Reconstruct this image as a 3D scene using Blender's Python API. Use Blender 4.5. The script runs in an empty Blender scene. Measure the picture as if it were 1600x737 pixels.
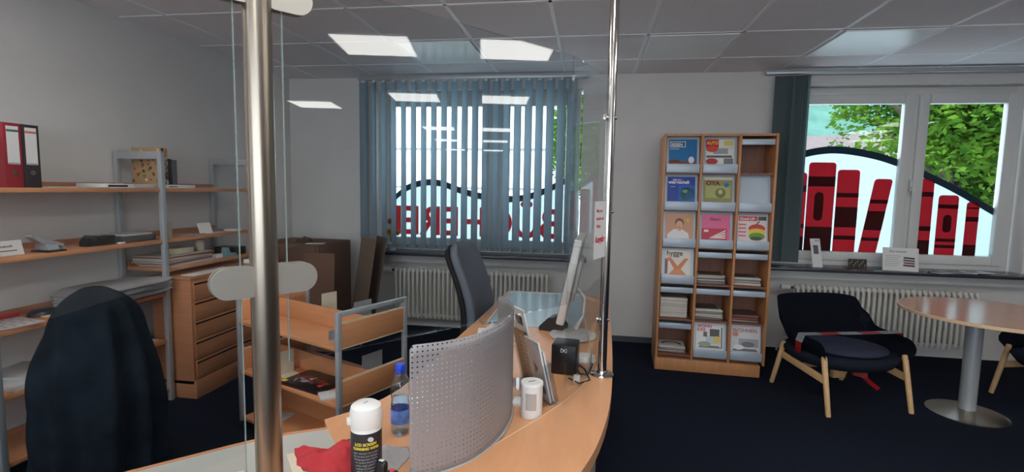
import bpy, bmesh, math, random
from mathutils import Vector, Matrix, noise
random.seed(7)
PI = math.pi; R = math.radians
SC = bpy.context.scene
COL = SC.collection

# ---------------------------------------------------------------- camera
F, YAW, PITCH, ROLL, CAMZ = 792.0, R(8.7), R(5.34), R(-1.05), 1.48
fw = Vector((-math.sin(YAW)*math.cos(PITCH), math.cos(YAW)*math.cos(PITCH), -math.sin(PITCH)))
rt = Vector((math.cos(YAW), math.sin(YAW), 0)); dn = fw.cross(rt)
c_, s_ = math.cos(ROLL), math.sin(ROLL)
rt2 = c_*rt + s_*dn; dn2 = -s_*rt + c_*dn
cd = bpy.data.cameras.new('camera'); cam = bpy.data.objects.new('camera', cd); COL.objects.link(cam)
cd.sensor_fit = 'HORIZONTAL'; cd.sensor_width = 36; cd.lens = 36*F/1600; cd.clip_start = 0.02; cd.clip_end = 800
m = Matrix.Identity(4)
for i in range(3):
    m[i][0] = rt2[i]; m[i][1] = -dn2[i]; m[i][2] = -fw[i]
m[2][3] = CAMZ
cam.matrix_world = m
SC.camera = cam
def ray(x, y): return rt2*((x-800)/F) + dn2*((y-368.5)/F) + fw
def at_y(x, y, Y):            # the point of the plane Y seen at photo pixel x, y
    v = ray(x, y); t = Y/v.y; return Vector((v.x*t, Y, CAMZ+v.z*t))

# ---------------------------------------------------------------- light
vs = SC.view_settings
vs.view_transform = 'Standard'; vs.look = 'None'; vs.gamma = 1; vs.use_curve_mapping = False
vs.exposure = 0.10
SKY_STRENGTH = 5.6
LAMP_STRENGTH = 11.0
SUN_STRENGTH = 3.0
w = bpy.data.worlds.new('overcast_sky'); SC.world = w; w.use_nodes = True
nt = w.node_tree; nt.nodes.clear()
wo = nt.nodes.new('ShaderNodeOutputWorld'); bg = nt.nodes.new('ShaderNodeBackground')
tc = nt.nodes.new('ShaderNodeTexCoord'); sx = nt.nodes.new('ShaderNodeSeparateXYZ'); rp = nt.nodes.new('ShaderNodeValToRGB')
nt.links.new(tc.outputs['Generated'], sx.inputs[0]); nt.links.new(sx.outputs['Z'], rp.inputs[0])
rp.color_ramp.elements[0].color = (0.86, 0.94, 1, 1); rp.color_ramp.elements[1].color = (0.55, 0.76, 1, 1)
nt.links.new(rp.outputs[0], bg.inputs[0]); bg.inputs[1].default_value = SKY_STRENGTH
nt.links.new(bg.outputs[0], wo.inputs[0])
sd = bpy.data.lights.new('sun', 'SUN'); sd.energy = SUN_STRENGTH; sd.angle = R(3); sd.color = (1, .95, .86)
so = bpy.data.objects.new('sun', sd); COL.objects.link(so); so.rotation_euler = (R(42), R(-12), 0); so.location = (0, -10, 12)
for i, (x, y, sw, rx) in enumerate(((-1.15, 5.36, 2.1, -90), (2.67, 5.36, 2.1, -90), (-.35, -3.42, 5.1, 90))):      # sky portals in the window openings
    ld = bpy.data.lights.new('window_portal', 'AREA'); ld.shape = 'RECTANGLE'; ld.size = sw; ld.size_y = 1.6
    ld.cycles.is_portal = True
    lo = bpy.data.objects.new('window_portal', ld); COL.objects.link(lo); lo.location = (x, y, 1.63); lo.rotation_euler = (R(rx), 0, 0)
SC.cycles.max_bounces = 10; SC.cycles.transparent_max_bounces = 24; SC.cycles.diffuse_bounces = 5
SC.cycles.sample_clamp_indirect = 6
SC.cycles.use_denoising = True

# ---------------------------------------------------------------- materials
def lin(c):
    return tuple(((v/255)/12.92 if v/255 <= .04045 else ((v/255+.055)/1.055)**2.4) for v in c) + (1,)
def mat(name, rgb, rough=.5, metal=0, bump=0, bscale=60, var=0, vscale=8, spec=.5, stretch=None, coat=0, alpha=None):
    m = bpy.data.materials.new(name); m.use_nodes = True; n = m.node_tree; b = n.nodes['Principled BSDF']
    b.inputs['Base Color'].default_value = lin(rgb); b.inputs['Roughness'].default_value = rough
    b.inputs['Metallic'].default_value = metal; b.inputs['Specular IOR Level'].default_value = spec
    if coat: b.inputs['Coat Weight'].default_value = coat; b.inputs['Coat Roughness'].default_value = .12
    co = n.nodes.new('ShaderNodeTexCoord'); mp = n.nodes.new('ShaderNodeMapping')
    n.links.new(co.outputs['Object'], mp.inputs[0])
    if stretch: mp.inputs['Scale'].default_value = stretch
    if var:
        t = n.nodes.new('ShaderNodeTexNoise'); t.inputs['Scale'].default_value = vscale; t.inputs['Detail'].default_value = 5
        n.links.new(mp.outputs[0], t.inputs['Vector'])
        r = n.nodes.new('ShaderNodeValToRGB'); c = lin(rgb)
        r.color_ramp.elements[0].position = .3; r.color_ramp.elements[1].position = .7
        r.color_ramp.elements[0].color = tuple(v*(1-var) for v in c[:3])+(1,); r.color_ramp.elements[1].color = tuple(min(1, v*(1+var)) for v in c[:3])+(1,)
        n.links.new(t.outputs[0], r.inputs[0]); n.links.new(r.outputs[0], b.inputs['Base Color'])
    if bump:
        t = n.nodes.new('ShaderNodeTexNoise'); t.inputs['Scale'].default_value = bscale; t.inputs['Detail'].default_value = 4
        n.links.new(mp.outputs[0], t.inputs['Vector']); bm_ = n.nodes.new('ShaderNodeBump'); bm_.inputs['Strength'].default_value = bump
        bm_.inputs['Distance'].default_value = .01
        n.links.new(t.outputs[0], bm_.inputs['Height']); n.links.new(bm_.outputs[0], b.inputs['Normal'])
    return m
def clear(name, tint, refl=1.0, ior=1.5, rough=0.0):   # thin clear pane: transparent, mirror by Fresnel
    m = bpy.data.materials.new(name); m.use_nodes = True; n = m.node_tree; n.nodes.clear()
    o = n.nodes.new('ShaderNodeOutputMaterial'); t = n.nodes.new('ShaderNodeBsdfTransparent'); g = n.nodes.new('ShaderNodeBsdfGlossy')
    t.inputs[0].default_value = tint + (1,); g.inputs['Roughness'].default_value = rough
    ge = n.nodes.new('ShaderNodeNewGeometry'); dp = n.nodes.new('ShaderNodeVectorMath'); dp.operation = 'DOT_PRODUCT'
    n.links.new(ge.outputs['Normal'], dp.inputs[0]); n.links.new(ge.outputs['Incoming'], dp.inputs[1])
    f0 = ((ior-1)/(ior+1))**2; prev = dp.outputs['Value']
    for op, v, inv in (('ABSOLUTE', 0, 0), ('SUBTRACT', 1, 1), ('POWER', 5, 0), ('MULTIPLY', 1-f0, 0), ('ADD', f0, 0)):   # Schlick
        q = n.nodes.new('ShaderNodeMath'); q.operation = op; q.use_clamp = op == 'SUBTRACT'
        n.links.new(prev, q.inputs[1 if inv else 0])
        if op != 'ABSOLUTE': q.inputs[0 if inv else 1].default_value = v
        prev = q.outputs[0]
    fr = q
    ml = n.nodes.new('ShaderNodeMath'); ml.operation = 'MULTIPLY'; ml.inputs[1].default_value = refl
    mx = n.nodes.new('ShaderNodeMixShader'); n.links.new(fr.outputs[0], ml.inputs[0]); n.links.new(ml.outputs[0], mx.inputs[0])
    n.links.new(t.outputs[0], mx.inputs[1]); n.links.new(g.outputs[0], mx.inputs[2]); n.links.new(mx.outputs[0], o.inputs[0])
    return m
def translucent(name, rgb, mixf=.5, gloss=0):
    m = bpy.data.materials.new(name); m.use_nodes = True; n = m.node_tree; n.nodes.clear()
    o = n.nodes.new('ShaderNodeOutputMaterial'); t = n.nodes.new('ShaderNodeBsdfTranslucent'); d = n.nodes.new('ShaderNodeBsdfDiffuse')
    t.inputs[0].default_value = lin(rgb); d.inputs[0].default_value = lin(rgb)
    mx = n.nodes.new('ShaderNodeMixShader'); mx.inputs[0].default_value = mixf
    n.links.new(d.outputs[0], mx.inputs[1]); n.links.new(t.outputs[0], mx.inputs[2]); n.links.new(mx.outputs[0], o.inputs[0])
    return m
def glow(name, rgb, s):
    m = bpy.data.materials.new(name); m.use_nodes = True; n = m.node_tree; n.nodes.clear()
    o = n.nodes.new('ShaderNodeOutputMaterial'); e = n.nodes.new('ShaderNodeEmission'); e.inputs[0].default_value = lin(rgb); e.inputs[1].default_value = s
    n.links.new(e.outputs[0], o.inputs[0]); return m
M = {}
M['wall'] = mat('wall_paint', (216, 213, 211), .9, bump=.15, bscale=180, var=.03, vscale=3)
M['ceiling'] = mat('ceiling_tile', (236, 230, 232), .9, bump=.3, bscale=300, var=.03, vscale=40)
M['tbar'] = mat('ceiling_bar_paint', (248, 248, 250), .5)
M['carpet'] = mat('navy_carpet', (34, 40, 55), .98, bump=1.0, bscale=500, var=.35, vscale=160, spec=.1)
M['beech'] = mat('beech_laminate', (200, 138, 96), .38, var=.08, vscale=6, stretch=(1, 1, 9))
M['counter'] = mat('counter_laminate', (208, 152, 110), .3, var=.07, vscale=7, stretch=(3, .6, 3))
M['cabinet'] = mat('cabinet_beech', (182, 124, 88), .45, var=.1, vscale=6, stretch=(1, 1, 9))
M['rackwood'] = mat('rack_beech', (190, 132, 86), .45, var=.1, vscale=6, stretch=(9, 9, 1))
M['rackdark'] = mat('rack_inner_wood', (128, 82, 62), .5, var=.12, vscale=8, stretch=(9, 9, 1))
M['edge'] = mat('pale_wood_edge', (226, 196, 158), .4)
M['slot'] = mat('dark_slot', (38, 20, 16), .8)
M['alu'] = mat('silver_paint', (176, 180, 184), .35, .35)
M['greymetal'] = mat('grey_rack_metal', (172, 184, 196), .4, .2)
M['steel'] = mat('brushed_steel', (158, 148, 136), .3, 1, bump=.05, bscale=40, stretch=(1, 1, .02))
M['chrome'] = mat('polished_steel', (205, 200, 195), .12, 1)
M['clampsteel'] = mat('matt_clamp_steel', (206, 202, 194), .38, .75)
M['glass'] = clear('screen_glass', (.925, .942, .945), 1.0)
M['winglass'] = clear('window_glass', (.93, .97, .97), .5)
M['acrylic'] = clear('clear_acrylic', (.88, .9, .92), 1.1)
M['pet'] = clear('clear_plastic', (.84, .9, .95), 2.6, 1.45)
M['pvc'] = mat('white_window_frame', (214, 214, 212), .35)
M['radiator'] = mat('radiator_enamel', (214, 212, 206), .35)
M['sill'] = mat('dark_stone_sill', (52, 54, 62), .25, var=.15, vscale=60)
M['slat'] = translucent('blind_slat_fabric', (190, 206, 216), .5)
M['slatdark'] = translucent('blind_slat_fabric_grey', (150, 168, 172), .35)
M['white'] = mat('white_plastic', (228, 228, 226), .35)
M['paper'] = mat('white_paper', (226, 224, 222), .85)
M['papergrey'] = mat('newsprint', (186, 184, 184), .9, var=.1, vscale=40)
M['cream'] = mat('cream_plastic', (216, 204, 182), .5)
M['black'] = mat('black_plastic', (22, 22, 25), .35)
M['blackmatt'] = mat('black_rubber', (16, 16, 18), .8)
M['chairfab'] = mat('charcoal_upholstery', (112, 118, 128), .95, bump=.5, bscale=700, var=.12, vscale=300, spec=.15)
M['loungefab'] = mat('dark_blue_wool', (36, 40, 52), .98, bump=.6, bscale=600, var=.25, vscale=250, spec=.1)
M['seatfab'] = mat('slate_seat_wool', (62, 66, 84), .98, bump=.6, bscale=600, var=.25, vscale=250, spec=.1)
M['coat'] = mat('dark_coat_cloth', (36, 46, 56), .92, bump=.5, bscale=160, var=.35, vscale=9, spec=.2)
M['birch'] = mat('birch_leg', (214, 172, 122), .5, var=.1, vscale=10, stretch=(8, 8, 1))
M['mesh'] = None
M['red'] = mat('red_cloth', (236, 84, 92), .9, bump=.4, bscale=300)
M['redp'] = mat('red_plastic', (196, 40, 44), .4)
M['darkred'] = mat('binder_red', (150, 28, 42), .45)
M['binderblack'] = mat('binder_black', (44, 34, 38), .5)
M['tissue'] = mat('white_cloth', (214, 214, 218), .95, bump=.3, bscale=120)
M['greylam'] = mat('grey_laminate', (178, 178, 172), .35)
M['panelgrey'] = mat('counter_front_grey', (150, 150, 150), .5)
M['blue'] = mat('bottle_blue', (24, 70, 200), .4)
M['bluelab'] = mat('bottle_label', (96, 134, 214), .4, var=.6, vscale=30)
M['yellow'] = mat('yellow_print', (226, 206, 60), .6)
M['labelink'] = mat('label_black', (36, 36, 44), .45)
M['inkgrey'] = mat('grey_print', (160, 160, 165), .6)
M['ink'] = mat('dark_print', (60, 55, 60), .7)
M['inkred'] = mat('red_print', (196, 66, 80), .7)
M['kraft'] = mat('brown_cardboard', (112, 84, 70), .85, var=.1, vscale=5)
M['kraftdark'] = mat('brown_drawer_front', (104, 76, 64), .6, var=.08, vscale=5)
M['pad'] = mat('desk_mat_window_sheen', (176, 190, 196), .28, coat=.5)  # pale blue stands for the window mirrored in the glossy desk
M['silver'] = mat('monitor_silver', (196, 194, 192), .35, .2)
M['screen'] = mat('dark_screen', (30, 32, 36), .15)
M['lampoff'] = mat('unlit_diffuser', (236, 240, 240), .3)
M['lampon'] = glow('lit_diffuser', (255, 252, 246), LAMP_STRENGTH)
M['table'] = mat('table_beech', (190, 132, 100), .22, var=.06, vscale=5, stretch=(1, 6, 1), coat=.3)
M['flower'] = mat('yellow_petals', (235, 170, 30), .7)
M['orange'] = mat('orange_petals', (205, 92, 60), .7)
M['teal'] = mat('teal_plastic', (120, 160, 165), .4)
def wm(name, rgb, f): return translucent(name, rgb, .9)
FILM = .9
M['film'] = translucent('white_window_film', (214, 220, 220), FILM)
M['filmred'] = translucent('red_window_film', (204, 84, 96), FILM)
M['filmdark'] = translucent('dark_red_window_film', (134, 78, 84), FILM)
M['filmband'] = translucent('slate_window_film', (60, 76, 90), .6)

# perforated sheet: round holes on a metre grid from the UV map
def perforated():
    m = bpy.data.materials.new('perforated_sheet_metal'); m.use_nodes = True; n = m.node_tree; b = n.nodes['Principled BSDF']
    b.inputs['Base Color'].default_value = lin((150, 147, 150)); b.inputs['Metallic'].default_value = .15; b.inputs['Roughness'].default_value = .42
    uv = n.nodes.new('ShaderNodeUVMap'); sp = n.nodes.new('ShaderNodeSeparateXYZ'); n.links.new(uv.outputs[0], sp.inputs[0])
    def mth(op, a, b_=None, v=None):
        q = n.nodes.new('ShaderNodeMath'); q.operation = op
        n.links.new(a, q.inputs[0])
        if b_ is not None: n.links.new(b_, q.inputs[1])
        if v is not None: q.inputs[1].default_value = v
        return q.outputs[0]
    P = .0128
    ds = []
    for ax in (0, 1):
        a = mth('MULTIPLY', sp.outputs[ax], v=1/P); a = mth('FRACT', a); a = mth('SUBTRACT', a, v=.5); ds.append(mth('MULTIPLY', a, a))
    d = mth('ADD', ds[0], ds[1]); h = mth('LESS_THAN', d, v=.175**2)
    lo = mth('GREATER_THAN', sp.outputs[1], v=.012); h = mth('MULTIPLY', h, lo)
    t = n.nodes.new('ShaderNodeBsdfTransparent'); mx = n.nodes.new('ShaderNodeMixShader')
    n.links.new(h, mx.inputs[0]); n.links.new(b.outputs[0], mx.inputs[1]); n.links.new(t.outputs[0], mx.inputs[2])
    n.links.new(mx.outputs[0], n.nodes['Material Output'].inputs[0])
    return m
M['mesh'] = perforated()

_flat = {}
def fm(rgb, rough=.5):
    k = (tuple(rgb), rough)
    if k not in _flat: _flat[k] = mat('print_%d_%d_%d' % tuple(rgb), rgb, rough)
    return _flat[k]

# ---------------------------------------------------------------- mesh helpers
class MB:
    def __init__(s): s.bm = bmesh.new(); s.uv = None
    def _t(s, vs, mt):
        if mt is not None: bmesh.ops.transform(s.bm, matrix=mt, verts=vs)
    def box(s, x0, x1, y0, y1, z0, z1, bev=0, mt=None, seg=2):
        r = bmesh.ops.create_cube(s.bm, size=1)['verts']
        bmesh.ops.transform(s.bm, matrix=Matrix.Translation(((x0+x1)/2, (y0+y1)/2, (z0+z1)/2)) @ Matrix.Diagonal((x1-x0, y1-y0, z1-z0, 1)), verts=r)
        if bev:
            es = list({e for v in r for e in v.link_edges})
            g = bmesh.ops.bevel(s.bm, geom=es, offset=bev, segments=seg, profile=.5, affect='EDGES')
            r = list({v for f in g['faces'] for v in f.verts} | {v for v in r if v.is_valid})
        s._t(r, mt); return s
    def cyl(s, p, q, r0, r1=None, n=24, cap=True):
        p, q = Vector(p), Vector(q); r1 = r0 if r1 is None else r1; d = q-p
        v = bmesh.ops.create_cone(s.bm, cap_ends=cap, segments=n, radius1=r0, radius2=r1, depth=d.length)['verts']
        bmesh.ops.transform(s.bm, matrix=Matrix.Translation((p+q)/2) @ d.to_track_quat('Z', 'Y').to_matrix().to_4x4(), verts=v); return s
    def lathe(s, prof, c=(0, 0, 0), n=32, sx=1, sy=1):
        rings = []
        for (r, z) in prof:
            if r < 1e-6: rings.append([s.bm.verts.new((c[0], c[1], c[2]+z))])
            else: rings.append([s.bm.verts.new((c[0]+sx*r*math.cos(2*PI*i/n), c[1]+sy*r*math.sin(2*PI*i/n), c[2]+z)) for i in range(n)])
        for a, b in zip(rings, rings[1:]):
            for i in range(n):
                j = (i+1) % n
                if len(a) == 1 and len(b) == 1: continue
                if len(a) == 1: s.bm.faces.new((a[0], b[i], b[j]))
                elif len(b) == 1: s.bm.faces.new((a[i], a[j], b[0]))
                else: s.bm.faces.new((a[i], a[j], b[j], b[i]))
        if len(rings[0]) > 1: s.bm.faces.new(rings[0])
        if len(rings[-1]) > 1: s.bm.faces.new(rings[-1])
        return s
    def prism(s, pts, z0, z1, mt=None):
        a = [s.bm.verts.new((x, y, z0)) for x, y in pts]; b = [s.bm.verts.new((x, y, z1)) for x, y in pts]; n = len(pts)
        s.bm.faces.new(a); s.bm.faces.new(b)
        for i in range(n): s.bm.faces.new((a[i], a[(i+1) % n], b[(i+1) % n], b[i]))
        s._t(a+b, mt); return s
    def tube(s, path, r, n=10):
        path = [Vector(p) for p in path]; rings = []; up = None
        for i, p in enumerate(path):
            d = (path[min(i+1, len(path)-1)]-path[max(i-1, 0)]).normalized()
            if up is None: up = d.orthogonal().normalized()
            up = (up - d*up.dot(d)).normalized(); sd_ = d.cross(up)
            rr = r[i] if isinstance(r, (list, tuple)) else r
            rings.append([s.bm.verts.new(p+rr*(math.cos(2*PI*k/n)*up+math.sin(2*PI*k/n)*sd_)) for k in range(n)])
        for a, b in zip(rings, rings[1:]):
            for k in range(n): s.bm.faces.new((a[k], a[(k+1) % n], b[(k+1) % n], b[k]))
        s.bm.faces.new(rings[0]); s.bm.faces.new(rings[-1]); return s
    def grid(s, fn, nu, nv, thick=0, closed_u=False):
        vs = [[s.bm.verts.new(fn(i/nu, j/nv)) for j in range(nv+1)] for i in range(nu+(0 if closed_u else 1))]
        N = len(vs); fs = []
        for i in range(nu):
            for j in range(nv): fs.append(s.bm.faces.new((vs[i][j], vs[(i+1) % N][j], vs[(i+1) % N][j+1], vs[i][j+1])))
        if thick: bmesh.ops.solidify(s.bm, geom=fs, thickness=thick)
        return s
    def build(s, name, m, parent=None, smooth=False, kind=None, mtx=None, label=None):
        if not getattr(s, 'keepn', False): bmesh.ops.recalc_face_normals(s.bm, faces=s.bm.faces)
        me = bpy.data.meshes.new(name); s.bm.to_mesh(me); s.bm.free(); me.materials.append(m)
        if smooth:
            for p in me.polygons: p.use_smooth = True
            if smooth != 'all':
                try: me.set_sharp_from_angle(angle=R(38))
                except Exception: pass
        o = bpy.data.objects.new(name, me); COL.objects.link(o)
        if parent: o.parent = parent
        if mtx is not None: o.matrix_local = mtx
        if kind: o['kind'] = kind
        if label: o['label'] = label
        return o
def tag(o, label, cat, group=None):
    o['label'] = label; o['category'] = cat
    if group: o['group'] = group
    return o
def thing(name, label, cat, loc=(0, 0, 0), rz=0, group=None, rot=None):
    o = bpy.data.objects.new(name, None); COL.objects.link(o); o.empty_display_size = .1
    o.location = loc; o.rotation_euler = rot or (0, 0, rz)
    return tag(o, label, cat, group)
def struct(name, mb, m, smooth=False, parent=None): return mb.build(name, m, parent, smooth, kind='structure')
def box(name, m, d, parent=None, bev=0, mtx=None, label=None):
    return MB().box(*d, bev=bev).build(name, m, parent, mtx=mtx, smooth=bool(bev), label=label)
def dup(root, loc, rz=None, label=None, rot=None, scale=None):
    r = root.copy(); COL.objects.link(r); r.location = loc
    if rz is not None: r.rotation_euler = (0, 0, rz)
    if rot is not None: r.rotation_euler = rot
    if scale: r.scale = scale
    if label: r['label'] = label
    for ch in list(root.children):
        c = ch.copy(); COL.objects.link(c); c.parent = r
        for g in list(ch.children):
            d = g.copy(); COL.objects.link(d); d.parent = c
    return r
def text(s, size, m, name, parent, mtx, align='LEFT', depth=.0004, bold=0, sx=1, wrap=None):
    cu = bpy.data.curves.new(name, 'FONT'); cu.body = s; cu.size = size; cu.align_x = align; cu.extrude = depth; cu.offset = bold
    t = bpy.data.objects.new('tmp', cu); COL.objects.link(t); bpy.context.view_layer.update()
    dg = bpy.context.evaluated_depsgraph_get(); me = bpy.data.meshes.new_from_object(t.evaluated_get(dg))
    COL.objects.unlink(t); bpy.data.objects.remove(t)
    me.name = name; me.materials.clear(); me.materials.append(m)
    for v in me.vertices:
        v.co.x *= sx
        if wrap: r = wrap+v.co.z; a = v.co.x/wrap; v.co = Vector((r*math.sin(a), v.co.y, r*math.cos(a)-0))
    o = bpy.data.objects.new(name, me); COL.objects.link(o)
    if parent: o.parent = parent
    o.matrix_local = mtx
    return o
# upright board facing -Y: local x right, local y up, local z towards the viewer
UP = Matrix.Rotation(R(90), 4, 'X')
def T(x, y, z): return Matrix.Translation((x, y, z))
def RZ(a): return Matrix.Rotation(a, 4, 'Z')
def RX(a): return Matrix.Rotation(a, 4, 'X')
def RY(a): return Matrix.Rotation(a, 4, 'Y')

# ================================================================ THE ROOM
XL, XR, YB, YF, H = -3.15, 14.4, 5.0, -3.2, 2.575
struct('floor', MB().box(XL-.2, XR+.2, YF-.2, YB+.34, -.1, 0), M['carpet'])
struct('ceiling', MB().box(XL-.2, XR+.2, YF-.2, YB+.34, H, H+.15), M['ceiling'])
struct('wall_left', MB().box(XL-.2, XL, YF-.2, YB+.34, 0, H), M['wall'])
struct('wall_right', MB().box(XR, XR+.2, YF-.2, YB+.34, 0, H), M['wall'])
struct('wall_front', MB().box(XL, -2.9, YF-.2, YF, 0, H).box(2.2, XR, YF-.2, YF, 0, H).box(-2.9, 2.2, YF-.2, YF, 0, .8).box(-2.9, 2.2, YF-.2, YF, 2.4, H), M['wall'])
fw_ = MB()
for k in range(4): fw_.box(-2.9+1.7*k-(.06 if k else 0), -2.9+1.7*k+(.06 if k < 3 else 0), YF-.14, YF-.07, .8, 2.4)
fw_.box(-2.9, 2.2, YF-.14, YF-.07, .8, .88).box(-2.9, 2.2, YF-.14, YF-.07, 2.32, 2.4)
struct('window_3', fw_, fm((214, 214, 212), .35))  # unseen window band behind the camera, added to bring in more daylight
wb = MB(); LW, RW = (-2.2, -.1), (1.63, 3.73)
NL, NR = (-2.24, -.08), (1.66, 3.92)
wb.box(XL, LW[0], YB, YB+.34, .70, H).box(LW[1], RW[0], YB, YB+.34, .70, H).box(RW[1], XR, YB, YB+.34, .70, H)
for a, b in (LW, RW):
    wb.box(a, b, YB, YB+.34, 2.45, H).box(a, b, YB, YB+.34, .70, .79)
wb.box(XL, NL[0], YB, YB+.34, 0, .7).box(NL[1], NR[0], YB, YB+.34, 0, .7).box(NR[1], XR, YB, YB+.34, 0, .7)
wb.box(*NL, YB+.12, YB+.34, 0, .7).box(*NR, YB+.12, YB+.34, 0, .7)
struct('wall_back', wb, M['wall'])
GX = [-.904+.634*k for k in range(-3, 25)]; GY = [4.47-.70*k for k in range(0, 11)]
g = MB()
for x in GX: g.box(x-.012, x+.012, YF, YB, H-.003, H)
for y in GY: g.box(XL, XR, y-.012, y+.012, H-.003, H)
struct('trim_1', g, M['tbar'])
bb = MB().box(XL, XL+.014, YF, YB, 0, .06)
struct('baseboard_left', bb, fm((90, 92, 98)))
struct('baseboard_back', MB().box(NL[1], NR[0], YB-.012, YB, 0, .055).box(XL+.014, NL[0], YB-.012, YB, 0, .055), fm((70, 72, 80)))

# ---- windows (wide sash left, narrow sash right), film with the painted library sign
def frame_ring(mb, x0, x1, z0, z1, w_, y0, y1, bev=.006):
    mb.box(x0, x0+w_, y0, y1, z0, z1, bev).box(x1-w_, x1, y0, y1, z0, z1, bev)
    mb.box(x0+w_, x1-w_, y0, y1, z0, z0+w_, bev).box(x0+w_, x1-w_, y0, y1, z1-w_, z1, bev)
def window(n, x0):
    e = bpy.data.objects.new('window_%d' % n, None); COL.objects.link(e); e['kind'] = 'structure'
    f = MB(); frame_ring(f, x0, x0+2.06, .79, 2.45, .075, 5.13, 5.20)
    f.box(x0+1.17, x0+1.245, 5.13, 5.20, .865, 2.375)
    f.build('window_frame', M['pvc'], e, True, kind='structure')
    for a, b in ((.055, 1.19), (1.225, 2.005)):
        s = MB(); frame_ring(s, x0+a, x0+b, .865, 2.385, .085, 5.105, 5.165, .01)
        so_ = s.build('window_sash', M['pvc'], e, True, kind='structure')
        MB().box(x0+a+.08, x0+b-.08, 5.142, 5.146, .945, 2.305).build('window_pane', M['winglass'], so_, kind='structure')
    h = MB().box(x0+1.195, x0+1.22, 5.085, 5.105, 1.52, 1.62, .004).box(x0+1.2, x0+1.215, 5.06, 5.088, 1.55, 1.565, .003).box(x0+1.197, x0+1.217, 5.05, 5.064, 1.46, 1.565, .004)
    h.build('window_handle', M['pvc'], e, True, kind='structure')
    s = MB()
    return e
W1 = window(1, -2.18); W2 = window(2, 1.65)
def under(arc, x0, x1, z0):       # polygon between z0 and the arc
    def za(x):
        for (xa, a), (xb, b) in zip(arc, arc[1:]):
            if xa <= x <= xb: return a+(b-a)*(x-xa)/(xb-xa)
        return arc[0][1] if x < arc[0][0] else arc[-1][1]
    N = 24; top = [(x0+(x1-x0)*i/N, za(x0+(x1-x0)*i/N)) for i in range(N+1)]
    return top
def smooth_arc(a):
    a = list(a)
    for _ in range(2):
        o = [a[0]]
        for p, q in zip(a, a[1:]): o += [(p[0]*.75+q[0]*.25, p[1]*.75+q[1]*.25), (p[0]*.25+q[0]*.75, p[1]*.25+q[1]*.75)]
        a = o+[a[-1]]
    return a
FY = 5.152
def film(win, arc, spans):
    arc = smooth_arc(arc)
    for x0, x1 in spans:
        top = under(arc, x0, x1, .95)
        pts = [(x0, .95), (x1, .95)] + [(x, z-.03) for x, z in reversed(top)]
        MB().prism(pts, -.001, .001, mt=T(0, FY, 0) @ UP).build('window_film', M['film'], win, kind='structure')
        pts = [(x, z-.033) for x, z in top] + [(x, z+.033) for x, z in reversed(top)]
        MB().prism(pts, -.001, .001, mt=T(0, FY-.0025, 0) @ UP).build('window_film', M['filmband'], win, kind='structure')
arcR = [(1.6, 1.70), (1.90, 1.835), (2.08, 1.883), (2.265, 1.896), (2.54, 1.851), (2.74, 1.787), (2.97, 1.685), (3.235, 1.555), (3.447, 1.428), (3.6, 1.335)]
arcL = [(-2.15, 1.28), (-2.047, 1.365), (-1.94, 1.462), (-1.807, 1.514), (-1.67, 1.535), (-1.524, 1.519), (-1.407, 1.472), (-1.26, 1.426), (-1.12, 1.392), (-.86, 1.371), (-.766, 1.373), (-.638, 1.392), (-.447, 1.463), (-.297, 1.546), (-.2, 1.6)]
film(W1, arcL, ((-2.045, -1.07), (-.875, -.26)))
film(W2, arcR, ((1.785, 2.76), (2.955, 3.57)))
t_ = text('BÜCHEREI', .42, M['filmred'], 'film_lettering', W1, T(-.285, FY-.006, .985) @ UP @ Matrix.Diagonal((-1, 1, 1, 1)), bold=.008, depth=.001)
wid = max(v.co.x for v in t_.data.vertices); 
for v in t_.data.vertices: v.co.x *= 1.755/wid
t_['kind'] = 'structure'
def rrect(x0, x1, z0, z1, sh=0, r=.03):
    pts = []
    for cx, cz, a0 in ((x1-r, z1-r, 0), (x0+r, z1-r, 90)):
        for k in range(5):
            a = R(a0+k*22.5); pts.append((cx+r*math.cos(a), cz+r*math.sin(a)))
    pts += [(x0, z0), (x1, z0)]
    return [(x+sh*(z-z0), z) for x, z in pts]
def book_film(x0, x1, z1, bands, sh=0, oval=None, z0=.95):
    MB().prism(rrect(x0, x1, z0, z1, sh), -.0008, .0008, mt=T(0, FY-.0065, 0) @ UP).build('film_book', M['filmred'], W2, kind='structure')
    b = MB()
    for za, zb in bands:
        b.prism([(x0+sh*(za-z0), za), (x1+sh*(za-z0), za), (x1+sh*(zb-z0), zb), (x0+sh*(zb-z0), zb)], -.0006, .0006)
    if oval:
        xa, xb, za, zb = oval; r = (xb-xa)/2; c = (xa+xb)/2; pts = []
        for k in range(9): pts.append((c+r*math.cos(R(k*22.5)), zb-r+r*math.sin(R(k*22.5))))
        for k in range(9): pts.append((c-r*math.cos(R(k*22.5)), za+r-r*math.sin(R(k*22.5))))
        b.prism(pts, -.0006, .0006)
    bmesh.ops.transform(b.bm, matrix=T(0, FY-.009, 0) @ UP, verts=b.bm.verts)
    b.build('film_book_bands', M['filmdark'], W2, kind='structure')
book_film(1.86, 2.0, 1.68, [(1.5, 1.56), (1.16, 1.2), (.95, 1.08)])
book_film(2.01, 2.245, 1.775, [(1.552, 1.645), (.95, 1.175)], oval=(2.075, 2.155, 1.232, 1.50))
book_film(2.262, 2.452, 1.71, [(1.455, 1.496), (1.177, 1.366), (1.061, 1.099)])
book_film(2.485, 2.637, 1.63, [(1.404, 1.439), (1.157, 1.333), (1.056, 1.088)], sh=.14)
book_film(2.962, 3.075, 1.64, [(1.475, 1.518), (1.164, 1.206), (.95, 1.078)])
book_film(3.12, 3.285, 1.492, [(1.372, 1.408), (1.069, 1.098), (1.012, 1.041)], oval=(3.17, 3.24, 1.154, 1.316))
book_film(3.352, 3.455, 1.437, [(1.374, 1.385), (1.259, 1.301), (.95, 1.048)])

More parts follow.
